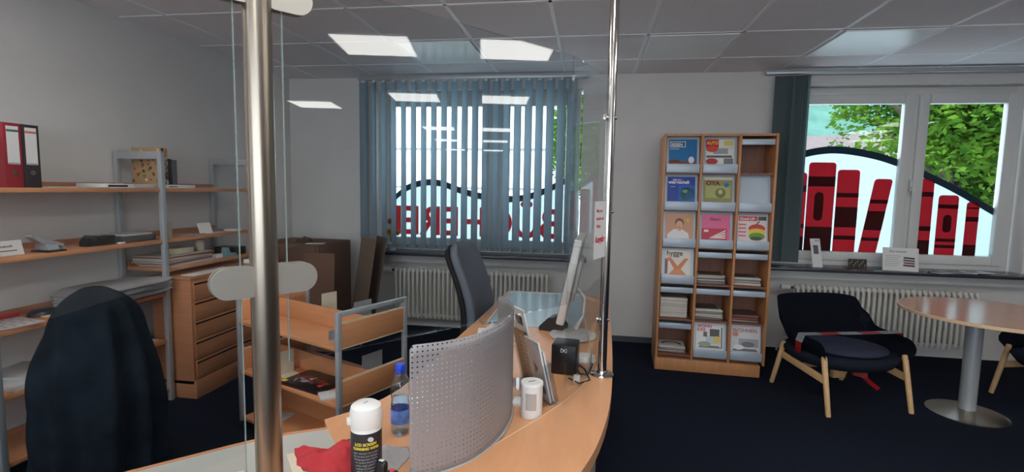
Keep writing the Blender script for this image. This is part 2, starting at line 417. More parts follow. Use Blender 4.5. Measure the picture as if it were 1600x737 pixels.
# sills
tag(MB().box(-2.3, -.02, 4.83, 5.135, .79, .82, .005).build('window_sill', M['sill'], smooth=True), 'dark stone sill under the window with lowered vertical blinds', 'windowsill')
tag(MB().box(1.56, 4.1, 4.60+.22, 5.135, .79, .82, .005).build('window_sill', M['sill'], smooth=True), 'dark stone sill under the uncovered window, with leaflets and cards on it', 'windowsill')

# ceiling lights: lit ones in the hall, unlit ones near the windows
def ceiling_light(x, y, on, label, sy=.59):
    t = thing('ceiling_light', label, 'ceiling light', (x, y, H-.004), group='lit ceiling panels' if on else 'unlit ceiling panels')
    f = MB(); a, b = .297, sy/2
    f.box(-a, -a+.012, -b, b, -.006, 0).box(a-.012, a, -b, b, -.006, 0).box(-a+.012, a-.012, -b, -b+.012, -.006, 0).box(-a+.012, a-.012, b-.012, b, -.006, 0)
    f.build('frame', M['tbar'], t)
    MB().box(-a+.012, a-.012, -b+.012, b-.012, -.004, -.001).build('diffuser', M['lampon'] if on else M['lampoff'], t)
    return t
for x in (2.45, 4.72, 7.95, 10.3, 13.2):
    for y in (.5, 1.6): ceiling_light(x, y, True, 'lit square ceiling panel in the hall, seen only mirrored in the glass screen')
for x, y in ((0, .5), (0, 1.6), (-1.86, 1.7), (-2.35, .5), (0, -1), (-2.35, -1)): ceiling_light(x, y, True, 'lit square ceiling panel put above the reception for light, out of the picture')  # the panel nearest the wall shelves is added to brighten the newspaper stack
ceiling_light(5.5, -.95, True, 'lit square ceiling panel in the hall, seen only mirrored in the glass screen')
ceiling_light(-1.222, 4.12, False, 'unlit ceiling panel above the window with vertical blinds', .66)
ceiling_light(.681, 4.12, False, 'unlit ceiling panel above the magazine rack', .66)
ceiling_light(1.949, 4.12, False, 'unlit ceiling panel in front of the uncovered window', .66)

# ================================================================ OUTSIDE
struct('ground_outside', MB().box(-60, 90, 5.4, 140, -.6, -.5), fm((205, 203, 198), .9))
def hill_mesh():
    mb = MB()
    def f(u, v):
        x = -120+u*320; y = 120+v*120
        return (x, y, 100*math.sin(v*PI/2)*(.75+.35*noise.noise(Vector((x*.02, y*.02, 1)))) )
    mb.grid(f, 60, 16); return mb
struct('hill_outside', hill_mesh(), mat('hill_forest', (64, 96, 84), .95, var=.25, vscale=.25), smooth='all')
def leaf_crown(c, r, n, m, parent, size=.09, cut=None):
    mb = MB(); mb.keepn = True; cl = [(Vector((random.gauss(0, .5)*r[0], random.gauss(0, .5)*r[1], random.gauss(0, .45)*r[2]))) for _ in range(90)]
    k = 0
    while k < n:
        q = random.choice(cl)+Vector((random.gauss(0, .17)*r[0], random.gauss(0, .2)*r[1], random.gauss(0, .14)*r[2]))
        if (q.x/r[0])**2+(q.y/r[1])**2+(q.z/r[2])**2 > 1: continue
        k += 1; p = Vector(c)+q
        a = Vector((random.gauss(0, 1), random.gauss(0, 1), random.gauss(0, .5))).normalized(); b = a.cross(Vector((random.gauss(0, 1), random.gauss(0, 1), random.gauss(0, 1)))).normalized()
        s = size*random.uniform(.6, 1.4)
        vs = [mb.bm.verts.new(p+s*v) for v in (-a, -a*.2+b*.6, a, -a*.2-b*.6)]
        mb.bm.faces.new(vs)
    return mb.build('foliage', m, parent)
def leafmat(name, rgb):
    m = translucent(name, rgb, .45); n = m.node_tree
    t = n.nodes.new('ShaderNodeTexNoise'); t.inputs['Scale'].default_value = 2.2; co = n.nodes.new('ShaderNodeTexCoord'); n.links.new(co.outputs['Object'], t.inputs['Vector'])
    r = n.nodes.new('ShaderNodeValToRGB'); c = lin(rgb); r.color_ramp.elements[0].position = .35; r.color_ramp.elements[1].position = .65
    r.color_ramp.elements[0].color = (c[0]*.35, c[1]*.5, c[2]*.6, 1); r.color_ramp.elements[1].color = (c[0]*1.25, c[1]*1.15, c[2], 1)
    n.links.new(t.outputs[0], r.inputs[0])
    for nd in n.nodes:
        if nd.type.startswith('BSDF'): n.links.new(r.outputs[0], nd.inputs[0])
    return m
M['leaf'] = leafmat('maple_leaves', (92, 128, 46))
M['bark'] = mat('bark', (70, 60, 50), .9, bump=.6, bscale=20)
tr = thing('tree', 'leafy green tree outside the uncovered window', 'tree', (5.6, 9.0, -.5))
tk = MB().tube([(0, 0, 0), (.05, 0, 1.2), (-.05, .1, 2.4), (.1, 0, 4.2)], [.16, .13, .11, .05])
for a, l in ((.6, 1.8), (2.3, 1.5), (3.6, 1.9), (5.2, 1.4)):
    tk.tube([(0, 0, 1.9+a*.1), (math.cos(a)*l*.5, math.sin(a)*l*.5, 2.7+a*.1), (math.cos(a)*l, math.sin(a)*l, 3.3+a*.1)], [.06, .045, .015])
tk.build('trunk', M['bark'], tr, True)
leaf_crown((.45, .2, 3.2), (2.15, 1.6, 1.95), 46000, M['leaf'], tr, .052)
tr = thing('tree', 'small leafy tree outside, behind the right end of the lowered blinds', 'tree', (-.35, 10.5, -.5))
MB().tube([(0, 0, 0), (.05, 0, 1.5), (0, .1, 3.4)], [.1, .08, .03]).build('trunk', M['bark'], tr, True)
leaf_crown((0.05, 0, 3.1), (.62, .7, 1.4), 6000, M['leaf'], tr, .05)
b = thing('building', 'pale overexposed building outside behind the lowered blinds', 'building', (-3.6, 13, -.5))
fa = MB().box(-6, 2.6, 0, 6, 0, 4.6)
fa.build('facade', mat('pale_render', (245, 244, 240), .9), b)
for z in (1.95, 2.95): box('ledge', fm((120, 120, 118)), (-6, 2.6, -.05, 0, z, z+.05), b)
b = thing('house', 'white house with a pale pitched roof outside, left of the leafy tree', 'house', (9.6, 27, -2.3), R(-24))
MB().box(-6, 4.2, 0, 8, 0, 4.1).prism([(0, 4.1), (8, 4.1), (4, 6.6)], -6, 4.2, mt=Matrix(((0, 0, 1, 0), (1, 0, 0, 0), (0, 1, 0, 0), (0, 0, 0, 1)))).build('walls', mat('white_render', (112, 110, 108), .9), b)
MB().prism([(-.5, 3.8), (4, 6.75), (8.5, 3.8), (8.5, 3.95), (4, 6.95), (-.5, 3.95)], -6.3, 4.5, mt=Matrix(((0, 0, 1, 0), (1, 0, 0, 0), (0, 1, 0, 0), (0, 0, 0, 1)))).build('roof', mat('pale_roof', (100, 84, 80), .9, var=.1, vscale=3), b)
box('gutter', fm((80, 78, 76)), (-6.3, 4.5, -.62, -.5, 3.75, 3.85), b)

# ================================================================ BLINDS
def slat_mesh(mb, cx, cy, az, w_, z0, z1):
    d = Vector((math.sin(az), math.cos(az), 0)); nrm = Vector((d.y, -d.x, 0))
    def f(u, v):
        s = (u-.5)
        p = Vector((cx, cy, 0)) + d*s*w_ + nrm*(.006*(1-4*s*s)); return (p.x, p.y, z0+v*(z1-z0))
    mb.grid(f, 6, 1, .0006); return mb
bl = thing('vertical_blind', 'grey blue vertical blind with lowered open slats across the left window', 'blind', (-1.2, 4.89, 2.53))
MB().box(-1.13, 1.14, -.022, .022, -.005, .045, .004).build('head_rail', M['alu'], bl, True)
for k in range(21):
    x = -1.075+.104*k
    mb = slat_mesh(MB(), x, 0, R(-50 if k else -78), .108, -1.665, -.02)
    s = mb.build('slat', M['slat'], bl, 'all')
    MB().box(x-.012, x+.012, -.006, .006, -.025, 0).build('slat_carrier', M['white'], s)
    slat_b = MB().box(-.05, .05, -.002, .002, 0, .03); slat_b.build('bottom_weight', M['slatdark'], s, mtx=T(x, 0, -1.667) @ RZ(R(40 if k else 12)))
bl = thing('vertical_blind', 'grey vertical blind pushed to the left edge of the uncovered window', 'blind', (2.7, 4.89, 2.53))
MB().box(-1.2, 1.35, -.022, .022, -.005, .03, .004).build('head_rail', M['alu'], bl, True)
for k in range(9):
    s = slat_mesh(MB(), -1.06+.021*k, -.01+.0035*(k % 3), R(-84+2*k if k < 8 else -55), .125, -1.665, -.02).build('slat', M['slatdark'], bl, 'all')

# ================================================================ RADIATORS
def radiator(x0, x1, label, valve):
    t = thing('radiator', label, 'radiator', ((x0+x1)/2, 4.985, 0), group=None)
    n = int(round((x1-x0)/.046)); W_ = n*.046; a = -W_/2
    hd = MB().cyl((a, 0, .15), (a+W_, 0, .15), .018).cyl((a, 0, .615), (a+W_, 0, .615), .018)
    hd.build('header_tube', M['radiator'], t, True)
    c = MB()
    for j in range(2):
        y = (-.035, .035)[j]
        c.tube([(0, 0, .615), (0, y*.6, .628), (0, y, .60), (0, y, .35), (0, y, .165), (0, y*.6, .138), (0, 0, .15)], [.017, .019, .0125, .0125, .0125, .019, .017], 10)
    c0 = c.build('column', M['radiator'], t, True); c0.location = (a+.023, 0, 0)
    for k in range(1, n):
        o = c0.copy(); COL.objects.link(o); o.parent = t; o.location = (a+.023+.046*k, 0, 0)
    MB().box(a+.2, a+.22, .02, .134, .25, .28).box(a+W_-.22, a+W_-.2, .02, .134, .25, .28).build('wall_bracket', M['radiator'], t)
    v = MB()
    v.tube([(a-.0, 0, .615), (a-.04, 0, .615)], .012).build('valve', M['chrome'], t, True)
    MB().cyl((a-.035, 0, .615), (a-.115, 0, .618), .022, .026).build('thermostat', M['white'], t, True)
    MB().tube([(a, 0, .15), (a-.05, 0, .14), (a-.09, .03, .12), (a-.10, .05, 0)], .009).build('supply_pipe', M['radiator'], t, True)
radiator(-2.0, -.37, 'white column radiator in the niche under the window with lowered blinds', True)
radiator(1.9, 3.4, 'white column radiator in the niche behind the armchair and round table', True)

# ================================================================ MAGAZINE RACK
RK = thing('magazine_rack', 'tall beech magazine rack with grey display flaps in three columns', 'magazine rack', (.575, 4.265, 0), R(-3))
RKM = T(.575, 4.265, 0) @ RZ(R(-3))
W_, D_, HH = .845, .44, 1.94
CX = (.0, .28, .5625, W_-.018)
for i, x in enumerate(CX):
    box('side_panel', M['rackwood'], (x, x+.018, -.012 if i else 0, D_, .1 if i != 3 else .1, HH), RK, .002)
box('top_panel', M['rackwood'], (.018, W_-.018, 0, D_, HH-.018, HH), RK)
box('plinth', M['rackwood'], (.0, W_-.03, -.005, D_-.02, 0, .1), RK, .002)
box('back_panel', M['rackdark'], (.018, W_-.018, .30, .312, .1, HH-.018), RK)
rows = [.136+.3*k for k in range(6)]
shelf_cells = []
def cell(ci): return CX[ci]+.018, CX[ci+1]
DISP = {(0, 5), (0, 4), (0, 3), (0, 2), (1, 5), (1, 4), (1, 3), (1, 0), (2, 4), (2, 3), (2, 0)}
for ci in range(3):
    xa, xb = cell(ci)
    for ri, z in enumerate(rows):
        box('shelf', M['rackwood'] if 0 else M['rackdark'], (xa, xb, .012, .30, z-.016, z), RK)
        if (ci, ri) in DISP:
            f = MB(); f.box(xa+.004, xb-.004, -.012, -.009, z-.004, z+.066, .001)
            f.box(xa+.004, xb-.004, -.012, .022, z-.004, z-.001)
            th = math.atan2(.05, .285)
            fo = f.build('display_flap', M['greymetal'], RK, True)
            MB().box(xa+.004, xb-.004, 0, .003, 0, .292).build('display_plate', M['greymetal'], fo, mtx=T(0, .022, z-.003) @ RX(-th))
        else:
            f = MB().box(xa+.004, xb-.004, .004, .010, z+.218, z+.262, .001).box(xa+.004, xb-.004, .01, .28, z+.255, z+.258)
            f.build('display_flap', M['greymetal'], RK, True)
TH = math.atan2(.05, .285)
def cover(ci, ri, name, label, rgb, w_=.215, h=.268, dx=0):
    xa, xb = cell(ci); z = rows[ri]
    mtx = RKM @ T((xa+xb)/2+dx, .0205, z-.0005) @ RX(-TH) @ UP
    mb = MB().box(-w_/2, w_/2, 0, h, 0, .004)
    o = mb.build('magazine', fm(rgb, .35)); o.matrix_world = mtx
    tag(o, label, 'magazine', 'magazines on the display flaps')
    return o
def patch(o, name, rgb, pts, z=.0042, rough=.35):
    return MB().prism(pts, z, z+.0004).build(name, fm(rgb, rough), o)
def rc(x0, x1, y0, y1): return [(x0, y0), (x1, y0), (x1, y1), (x0, y1)]
def el(cx, cy, rx, ry, n=20): return [(cx+rx*math.cos(2*PI*i/n), cy+ry*math.sin(2*PI*i/n)) for i in range(n)]
def ttl(o, s, x, y, size, rgb, sx=1, bold=0.0, al='LEFT', z=.0048):
    return text(s, size, fm(rgb, .5), 'cover_title', o, T(x, y, z), al, bold=bold, sx=sx)
WHT = (235, 235, 235)
o = cover(0, 5, '', 'blue travel magazine with a framed title, top left of the rack', (26, 110, 168))
patch(o, 'cover_picture', (120, 72, 60), [(-.107, .0), (.107, .0), (.107, .085), (.05, .10), (.0, .085), (-.05, .105), (-.107, .10)])
patch(o, 'cover_picture', (190, 120, 90), el(-.05, .085, .04, .016))
patch(o, 'cover_picture', (225, 225, 235), el(.065, .1, .022, .028), .0046)
MB().prism(rc(-.1, .02, .205, .252), .0042, .0046).build('title_frame', fm(WHT), o)
patch(o, 'title_field', (40, 90, 130), rc(-.095, .015, .21, .247), .0047)
ttl(o, 'REISEN', -.09, .214, .034, WHT, .82, .0008, z=.0054)
patch(o, 'cover_lines', (200, 215, 230), rc(-.1, -.03, .188, .193))
o = cover(1, 5, '', 'car magazine with a crowded white and red cover, top of the middle column', (222, 220, 210))
patch(o, 'cover_picture', (196, 40, 50), rc(-.107, -.01, .20, .268)); ttl(o, 'AUTO', -.1, .228, .036, (240, 220, 90), .85, .0008, z=.005)
patch(o, 'cover_picture', (208, 80, 60), el(-.06, .19, .045, .025), .0046)
patch(o, 'cover_picture', (150, 156, 162), rc(-.05, .06, .15, .195)); patch(o, 'cover_picture', (90, 98, 108), rc(-.1, .09, .12, .138))
patch(o, 'cover_picture', (180, 56, 60), el(-.06, .09, .045, .026)); patch(o, 'cover_picture', (120, 124, 130), rc(.03, .1, .07, .115)); patch(o, 'cover_picture', (210, 200, 120), rc(.03, .1, .215, .26))
for k in range(5): patch(o, 'cover_lines', (100, 100, 104), rc(-.03, .1, .198+.002*k-.004*k, .1995-.002*k), .0046) if k == 0 else None
o = cover(0, 4, '', 'deep blue science magazine with a green globe on its cover', (24, 62, 160))
patch(o, 'cover_picture', (28, 96, 190), rc(-.02, .107, .07, .2)); patch(o, 'cover_picture', (70, 140, 110), el(.045, .13, .055, .055)); patch(o, 'cover_picture', (40, 90, 150), el(.06, .115, .028, .02), .0047); patch(o, 'cover_picture', (120, 160, 90), el(.03, .15, .02, .014), .0047)
ttl(o, 'bild der', -.065, .236, .022, WHT, 1, .0006); ttl(o, 'wissenschaft', -.1, .212, .036, WHT, .9, .0012); patch(o, 'cover_lines', (190, 200, 230), rc(-.085, -.045, .185, .189))
o = cover(1, 4, '', 'olive green nature magazine with brown lettering and a blue dot', (150, 148, 92))
patch(o, 'cover_picture', (176, 178, 110), rc(-.095, .095, .10, .2)); patch(o, 'cover_picture', (120, 122, 66), el(.02, .14, .04, .04), .0046); patch(o, 'cover_picture', (200, 196, 150), el(.02, .15, .016, .02), .0051)
patch(o, 'cover_picture', (30, 110, 180), el(.065, .205, .02, .018), .0047); patch(o, 'title_field', (212, 208, 178), rc(-.107, .107, .245, .268)); ttl(o, 'OYA', -.09, .205, .045, (120, 52, 40), 1.1, .0025, z=.0052)
o = cover(0, 3, '', 'peach coloured magazine with a smiling portrait in a white blouse', (206, 150, 118))
patch(o, 'cover_picture', (226, 222, 224), [(-.095, .06), (.08, .06), (.07, .11), (.02, .14), (-.045, .14), (-.09, .1)], .0044); patch(o, 'cover_picture', (120, 76, 50), el(0, .195, .035, .036), .0045); patch(o, 'cover_picture', (222, 170, 140), el(0, .178, .026, .032), .005)
patch(o, 'cover_picture', (222, 170, 140), [(-.013, .125), (.013, .125), (.01, .16), (-.01, .16)], .005); patch(o, 'cover_picture', (214, 190, 60), el(.065, .215, .013, .013)); patch(o, 'cover_picture', (150, 60, 60), rc(-.01, .01, .163, .166), .0055)
o = cover(1, 3, '', 'bright pink parenting magazine with a hand graphic on a red field', (226, 106, 150))
ttl(o, 'Eltern', -.045, .22, .034, (130, 40, 70), 1, .0006); patch(o, 'cover_picture', (196, 40, 70), [(-.107, .06), (.085, .06), (.085, .155), (-.107, .155)])
for k in range(4): patch(o, 'cover_picture', (240, 224, 224), [(-.05+.0*k, .075), (.075, .075+.02*k), (.078, .087+.02*k), (-.04, .084)], .0047)
patch(o, 'cover_picture', (244, 214, 220), rc(-.09, -.055, .125, .145), .0048)
o = cover(2, 3, '', 'food magazine with an apple made of red, yellow and green vegetables', (226, 206, 206))
patch(o, 'title_field', (196, 44, 56), rc(-.1, .04, .225, .262)); ttl(o, 'Good Life', -.092, .232, .03, WHT, .95, .0008, z=.0052)
patch(o, 'cover_picture', (190, 40, 40), el(.035, .165, .062, .035)); patch(o, 'cover_picture', (230, 196, 50), el(.035, .135, .066, .03), .0046); patch(o, 'cover_picture', (90, 150, 50), el(.035, .102, .06, .03), .0048); patch(o, 'cover_picture', (50, 70, 40), el(.03, .085, .045, .016), .005); patch(o, 'cover_picture', (52, 90, 44), [(.02, .19), (.03, .19), (.06, .222), (.048, .225)], .0051)
patch(o, 'cover_picture', (40, 60, 40), rc(.045, .105, .23, .262)); 
for k in range(4): patch(o, 'cover_lines', (196, 70, 80), rc(-.1, -.045, .19-.03*k, .2-.03*k))
o = cover(0, 2, '', 'white lifestyle magazine with two orange sleeved arms crossing below its title', (226, 216, 204), .2)
ttl(o, 'hygge', -.09, .222, .060, (74, 84, 62), .95, .0012, z=.0062)
patch(o, 'cover_picture', (206, 110, 52), [(-.08, .20), (-.05, .20), (.02, .11), (-.015, .095)]); patch(o, 'cover_picture', (206, 110, 52), [(.085, .20), (.055, .20), (-.02, .11), (.015, .095)], .0047)
patch(o, 'cover_picture', (120, 70, 50), rc(-.1, -.078, .07, .195)); patch(o, 'cover_picture', (214, 130, 70), [(-.07, .065), (.07, .065), (.03, .11), (-.03, .11)], .005); patch(o, 'cover_picture', (220, 110, 110), el(-.07, .19, .02, .016), .0052)
o = cover(1, 0, '', 'home magazine with a pink title and a yellow flower, bottom of the middle column', (222, 222, 216))
ttl(o, 'WOHN', -.1, .235, .034, (206, 50, 90), 1, .001); ttl(o, 'IDEE', -.1, .205, .034, (206, 50, 90), 1, .001)
patch(o, 'cover_picture', (70, 64, 62), rc(0, .075, .165, .225)); patch(o, 'cover_picture', (190, 200, 196), rc(-.03, .09, .1, .165), .0045); patch(o, 'cover_picture', (226, 190, 50), el(.055, .14, .022, .03), .0047); patch(o, 'cover_picture', (150, 150, 140), el(-.04, .1, .05, .022), .0048); patch(o, 'cover_picture', (110, 110, 96), [(-.09, .07), (.09, .07), (.07, .09), (-.07, .09)], .0047)
patch(o, 'cover_picture', (90, 80, 76), rc(-.05, -.02, .16, .2), .0048); patch(o, 'cover_picture', (90, 80, 50), rc(.088, .098, .07, .24))
o = cover(2, 0, '', 'interior magazine with a widely spaced red title and a grey living room, bottom right', (206, 204, 204))
ttl(o, 'WOHNEN', -.098, .218, .04, (176, 84, 90), 1.0, .0006); patch(o, 'cover_picture', (196, 130, 100), el(-.075, .2, .024, .02)); patch(o, 'cover_picture', (156, 158, 162), rc(-.05, .1, .1, .165), .0045); patch(o, 'cover_picture', (108, 110, 114), el(.02, .12, .05, .022), .0048); patch(o, 'cover_picture', (225, 225, 222), el(-.05, .095, .04, .02), .005); patch(o, 'cover_picture', (96, 96, 98), [(-.1, .066), (.1, .066), (.08, .085), (-.08, .085)], .0047)
# stacks in the open cubbies
stk = {(1, 2): ('upper open cubby of the middle column', 9, 'g'), (2, 2): ('upper open cubby of the right column', 8, 'g'), (0, 1): ('open cubby below the flaps of the left column', 17, 'w'), (1, 1): ('lower open cubby of the middle column', 11, 'g'), (2, 1): ('lower open cubby of the right column', 7, 'd'), (0, 0): ('bottom open cubby of the left column', 6, 'g')}
sc = {'g': [(200, 198, 192), (150, 150, 148), (214, 212, 208), (120, 118, 118), (190, 176, 160)], 'w': [(214, 210, 200), (196, 192, 184)], 'd': [(120, 116, 116), (60, 56, 58), (190, 188, 186), (150, 90, 80)]}
for (ci, ri), (where, n, pal) in stk.items():
    xa, xb = cell(ci); z = rows[ri]; ti = .0095 if pal == 'w' else .0075
    for k in range(n):
        w2 = .215; a = R(random.uniform(-5, 5)) if pal != 'w' else R(random.uniform(-1, 1))
        o = MB().box(-w2/2, w2/2, 0, .22, .0004, ti-.0004, .0015).build('magazine', fm(random.choice(sc[pal])), smooth=True)
        cxm = (xa+xb)/2-.012+(random.uniform(-.006, .006) if pal != 'w' else 0); o.matrix_world = RKM @ T(cxm, .055+random.uniform(0, .015), z+.0005+k*ti) @ RZ(a)
        tag(o, 'magazine lying in the stack in the '+where, 'magazine', 'stack in the '+where)
        if k == n-1:
            q = patch(o, 'cover_picture', (70, 70, 64) if pal != 'w' else (170, 166, 158), rc(-.09, .09, .03, .19), ti-.0002)
            if (ci, ri) == (0, 0):
                patch(o, 'cover_picture', (225, 222, 220), rc(-.1, .1, .02, .2), ti); patch(o, 'cover_picture', (30, 30, 34), [(.085*math.cos(R(t)), .08+.07*math.sin(R(t))) for t in range(0, 181, 15)]+[(.06*math.cos(R(t)), .08+.05*math.sin(R(t))) for t in range(180, -1, -15)], ti+.0005)
                o['label'] = 'magazine with a black curved shape on its cover, top of the bottom left stack'

# ================================================================ LOUNGE CHAIRS AND TABLE
def lounge(name, label, loc, rz):
    t = thing(name, label, 'armchair', loc, rz)       # faces -Y, width along X
    WX, WY = .335, .30
    # wrap: from the left front end round the back to the right front end
    def plan(u):
        P = [(-.33, -.27), (-.35, -.05), (-.335, .14), (-.24, .27), (0, .31), (.24, .27), (.335, .14), (.35, -.05), (.33, -.27)]
        x = u*(len(P)-1); i = min(int(x), len(P)-2); f = x-i
        p0, p1, p2, p3 = [Vector(P[max(0, min(len(P)-1, i+k))]) for k in (-1, 0, 1, 2)]
        return .5*((2*p1)+(p2-p0)*f+(2*p0-5*p1+4*p2-p3)*f*f+(3*p1-p0-3*p2+p3)*f**3)
    def top(u):
        a = abs(u-.5)*2          # 0 back centre, 1 front ends
        if a < .38: return .70-.012*(a/.38)**4
        if a < .59: s = (a-.38)/.21; s = s*s*(3-2*s); return .688-.188*s
        return .50-.012*(a-.59)/.41-(.05*max(0, (a-.9)/.1)**2)
    def f(u, v):
        p = plan(u); z0 = .30+.0; zt = top(u); z = z0+(zt-z0)*v
        a = abs(u-.5)*2
        flare = .80+.20*min(1, v*1.35) + (.07*(v**1.5) if a < .6 else .03*v)
        back = .05*v if a < .5 else 0
        return Vector((p.x*flare, p.y*flare+back, z))
    mb = MB(); mb.grid(f, 64, 12, -.038); mb.build('shell', M['loungefab'], t, 'all').modifiers.new('soft', 'BEVEL').width = .012
    # rounded underside and front edge
    s = MB().lathe([(0, .262), (.20, .268), (.285, .292), (.315, .33), (.318, .355), (.30, .372), (0, .375)], n=48, sy=.93)
    for v in s.bm.verts:
        v.co.x = math.copysign(abs(v.co.x)**.9*1.0, v.co.x)*1.02
        v.co.y = math.copysign(abs(v.co.y)**.9*.98, v.co.y) - (.0)
    s.build('seat_pan', M['loungefab'], t, 'all')
    c = MB().lathe([(0, .374), (.25, .376), (.275, .388), (.27, .402), (.2, .414), (0, .418)], n=48, sy=.98)
    for v in c.bm.verts: v.co.y -= .03; v.co.z -= .02*v.co.y
    c.build('seat_cushion', M['seatfab'], t, 'all')
    feet = [(-.31, -.31), (.31, -.31), (-.30, .31), (.30, .31)]
    tops = [(-.305, -.225, .385), (.305, -.225, .385), (-.315, .17, .37), (.315, .17, .37)]
    for fo, tp in zip(feet, tops):
        d = (Vector(tp)-Vector((*fo, 0)))
        MB().tube([(*fo, 0), Vector((*fo, 0)).lerp(Vector(tp), .03), Vector((*fo, 0)).lerp(Vector(tp), .97), tp], [.0145, .0165, .019, .013], 20).build('leg', M['birch'], t, True)
    for sx in (-1, 1):
        a = Vector((sx*.31, -.25, .23)); b_ = Vector((sx*.308, .215, .27)); dd = b_-a
        MB().box(-.009, .009, 0, dd.length, -.025, .025, .003).build('side_rail', M['birch'], t, True, mtx=T(*a) @ RX(math.atan2(dd.z, dd.y)))
    MB().box(-.31, .31, -.012, .012, .235, .265, .003).box(-.05, .05, -.02, .02, .15, .235, .003).build('cross_rail', M['birch'], t, True)
    return t
CH = (1.83, 3.93, 0); CHR = math.atan2(.17, .6)
lounge('armchair', 'dark blue wool armchair on pale wooden legs, closed off with red and white tape', CH, CHR)
M2 = T(*CH) @ RZ(CHR)
lounge('armchair', 'dark armchair on pale wooden legs at the right edge, behind the round table', (3.38, 3.95, 0), math.atan2(-.55, .2)-PI*.1)
# barrier tape: over the arms, down the outside, tied below
tp = thing('barrier_tape', 'red and white barrier tape stretched across the arms of the blue armchair', 'tape'); tp.matrix_world = M2
def strip(pts, w_, mt, name='tape_band', wd=(0, 0, 0)):
    mb = MB(); mb.keepn = True; wv = Vector(wd)*w_/2
    prev = None
    for p in pts:
        a, b_ = mb.bm.verts.new(Vector(p)-wv), mb.bm.verts.new(Vector(p)+wv)
        if prev: mb.bm.faces.new((prev[0], prev[1], b_, a))
        prev = (a, b_)
    bmesh.ops.solidify(mb.bm, geom=list(mb.bm.faces), thickness=.0006)
    return mb.build(name, mt, tp)
M['tapered'] = mat('tape_red', (196, 40, 46), .35); M['tapewhite'] = mat('tape_white', (196, 198, 204), .35)
xs = [-.385, -.25, -.10, .06, .22, .375]; tz = .507
for i in range(5):
    a, b_ = xs[i], xs[i+1]
    strip([(a, -.10, tz+.001*abs(a)*4), (b_, -.10, tz+.001*abs(b_)*4)], .07, M['tapewhite'] if i % 2 == 0 else M['tapered'], wd=(0, 1, 0))
strip([(-.385, -.10, .508), (-.39, -.08, .45)], .07, M['tapewhite'], wd=(0, 1, 0)); strip([(-.39, -.08, .45), (-.36, -.04, .36), (-.30, .0, .285), (-.1, .0, .255)], .06, M['tapered'], wd=(0, 1, 0))
strip([(.375, -.10, .508), (.385, -.1, .42), (.30, -.06, .285), (.0, 0, .256)], .06, M['tapered'], wd=(0, 1, 0))
strip([(.04, -.02, .255), (.07, -.12, .22), (.10, -.2, .17), (.115, -.24, .15)], .05, M['tapered'], wd=(.8, .3, .2)); strip([(.03, -.05, .25), (.0, -.14, .235), (.06, -.2, .23)], .04, M['tapered'], wd=(.2, .3, .9))

t = thing('round_table', 'round beech topped table on a brushed metal column and disc foot', 'table', (2.60, 3.80, 0))
MB().lathe([(0, .695), (.485, .695), (.5, .70), (.5, .715), (.495, .72), (0, .72)], c=(.06, -.04, 0), n=72).build('tabletop', M['table'], t, True)
MB().lathe([(.5005, .697), (.503, .70), (.503, .716), (.5005, .7185)], c=(.06, -.04, 0), n=72).build('edge_band', M['edge'], t, True)
MB().cyl((0, 0, .02), (0, 0, .68), .048, n=32).build('column', M['alu'], t, True)
MB().lathe([(0, 0), (.225, 0), (.225, .006), (.2, .012), (.08, .03), (.055, .034), (0, .034)], n=64).build('foot', M['steel'], t, True)
MB().lathe([(0, .68), (.16, .68), (.16, .695), (0, .695)], n=32).build('mounting_plate', M['black'], t, True)

# ================================================================ THINGS ON THE RIGHT SILL
def onsill(name, label, cat, x, y, rz=0): return thing(name, label, cat, (x, y, .82), rz)
t = onsill('leaflet_stand', 'narrow white leaflet standing on the right sill by the gathered blind', 'leaflet', 2.06, 4.93, R(8))
MB().prism([(-.045, 0), (.045, 0), (.03, .26), (-.06, .26)], -.003, 0, mt=T(0, 0, .001) @ RX(R(-12)) @ UP).build('card', M['paper'], t)
MB().prism([(-.03, .12), (.015, .12), (.008, .20), (-.035, .20)], .0005, .001, mt=T(0, 0, .001) @ RX(R(-12)) @ UP).build('picture', fm((90, 92, 96)), t)
text('Info', .024, M['ink'], 'heading', t, T(-.045, .0485-.05, .235) @ RX(R(-12)) @ UP)
MB().box(-.045, .045, 0, .06, 0, .003).build('foot', M['paper'], t)
t = onsill('card_box', 'small black card with gold pattern leaning on the right sill', 'card', 2.40, 4.95, R(-3))
MB().box(-.075, .075, 0, .003, 0, .085).build('card', M['black'], t, mtx=RX(R(-10)))
for k in range(9): MB().prism(el(-.06+.015*k, .045+.02*math.sin(k*2.1), .005, .012, 8), 0, .0006, mt=RX(R(-10)) @ T(0, -.0002, 0) @ UP).build('gold_mark', fm((140, 128, 80)), t)
tag(MB().box(-.09, .06, -.05, .02, 0, .004).build('coaster', fm((96, 40, 42))), 'dark red flat card lying in front of the gold patterned card', 'card').location = (2.38, 4.90, .8205)
t = onsill('information_sign', 'white landscape sign with a small picture of stacked books on the right sill', 'sign', 2.715, 4.885, R(-9))
MB().box(-.135, .135, 0, .004, 0, .205, .002).build('board', M['paper'], t, True, mtx=RX(R(-10)))
SG = RX(R(-10)) @ T(0, -.0006, 0) @ UP
text('Bitte beachten', .022, M['ink'], 'heading', t, SG @ T(-.085, .165, 0))
l = MB()
for k in range(6): l.prism(rc(-.115, .0-.012*(k % 3), .13-.017*k, .134-.017*k), 0, .0005)
bmesh.ops.transform(l.bm, matrix=SG, verts=l.bm.verts); l.build('text_lines', M['inkgrey'], t)
for k, c in enumerate(((70, 60, 60), (150, 60, 60), (90, 80, 84), (60, 50, 54))):
    MB().prism([(.02+.006*(k % 2), .045+.022*k), (.105, .04+.022*k), (.105, .055+.022*k), (.02, .06+.022*k)], 0, .0006, mt=SG).build('book_picture', fm(c), t)
MB().box(-.01, .01, .0, .07, 0, .004).build('foot', M['paper'], t)
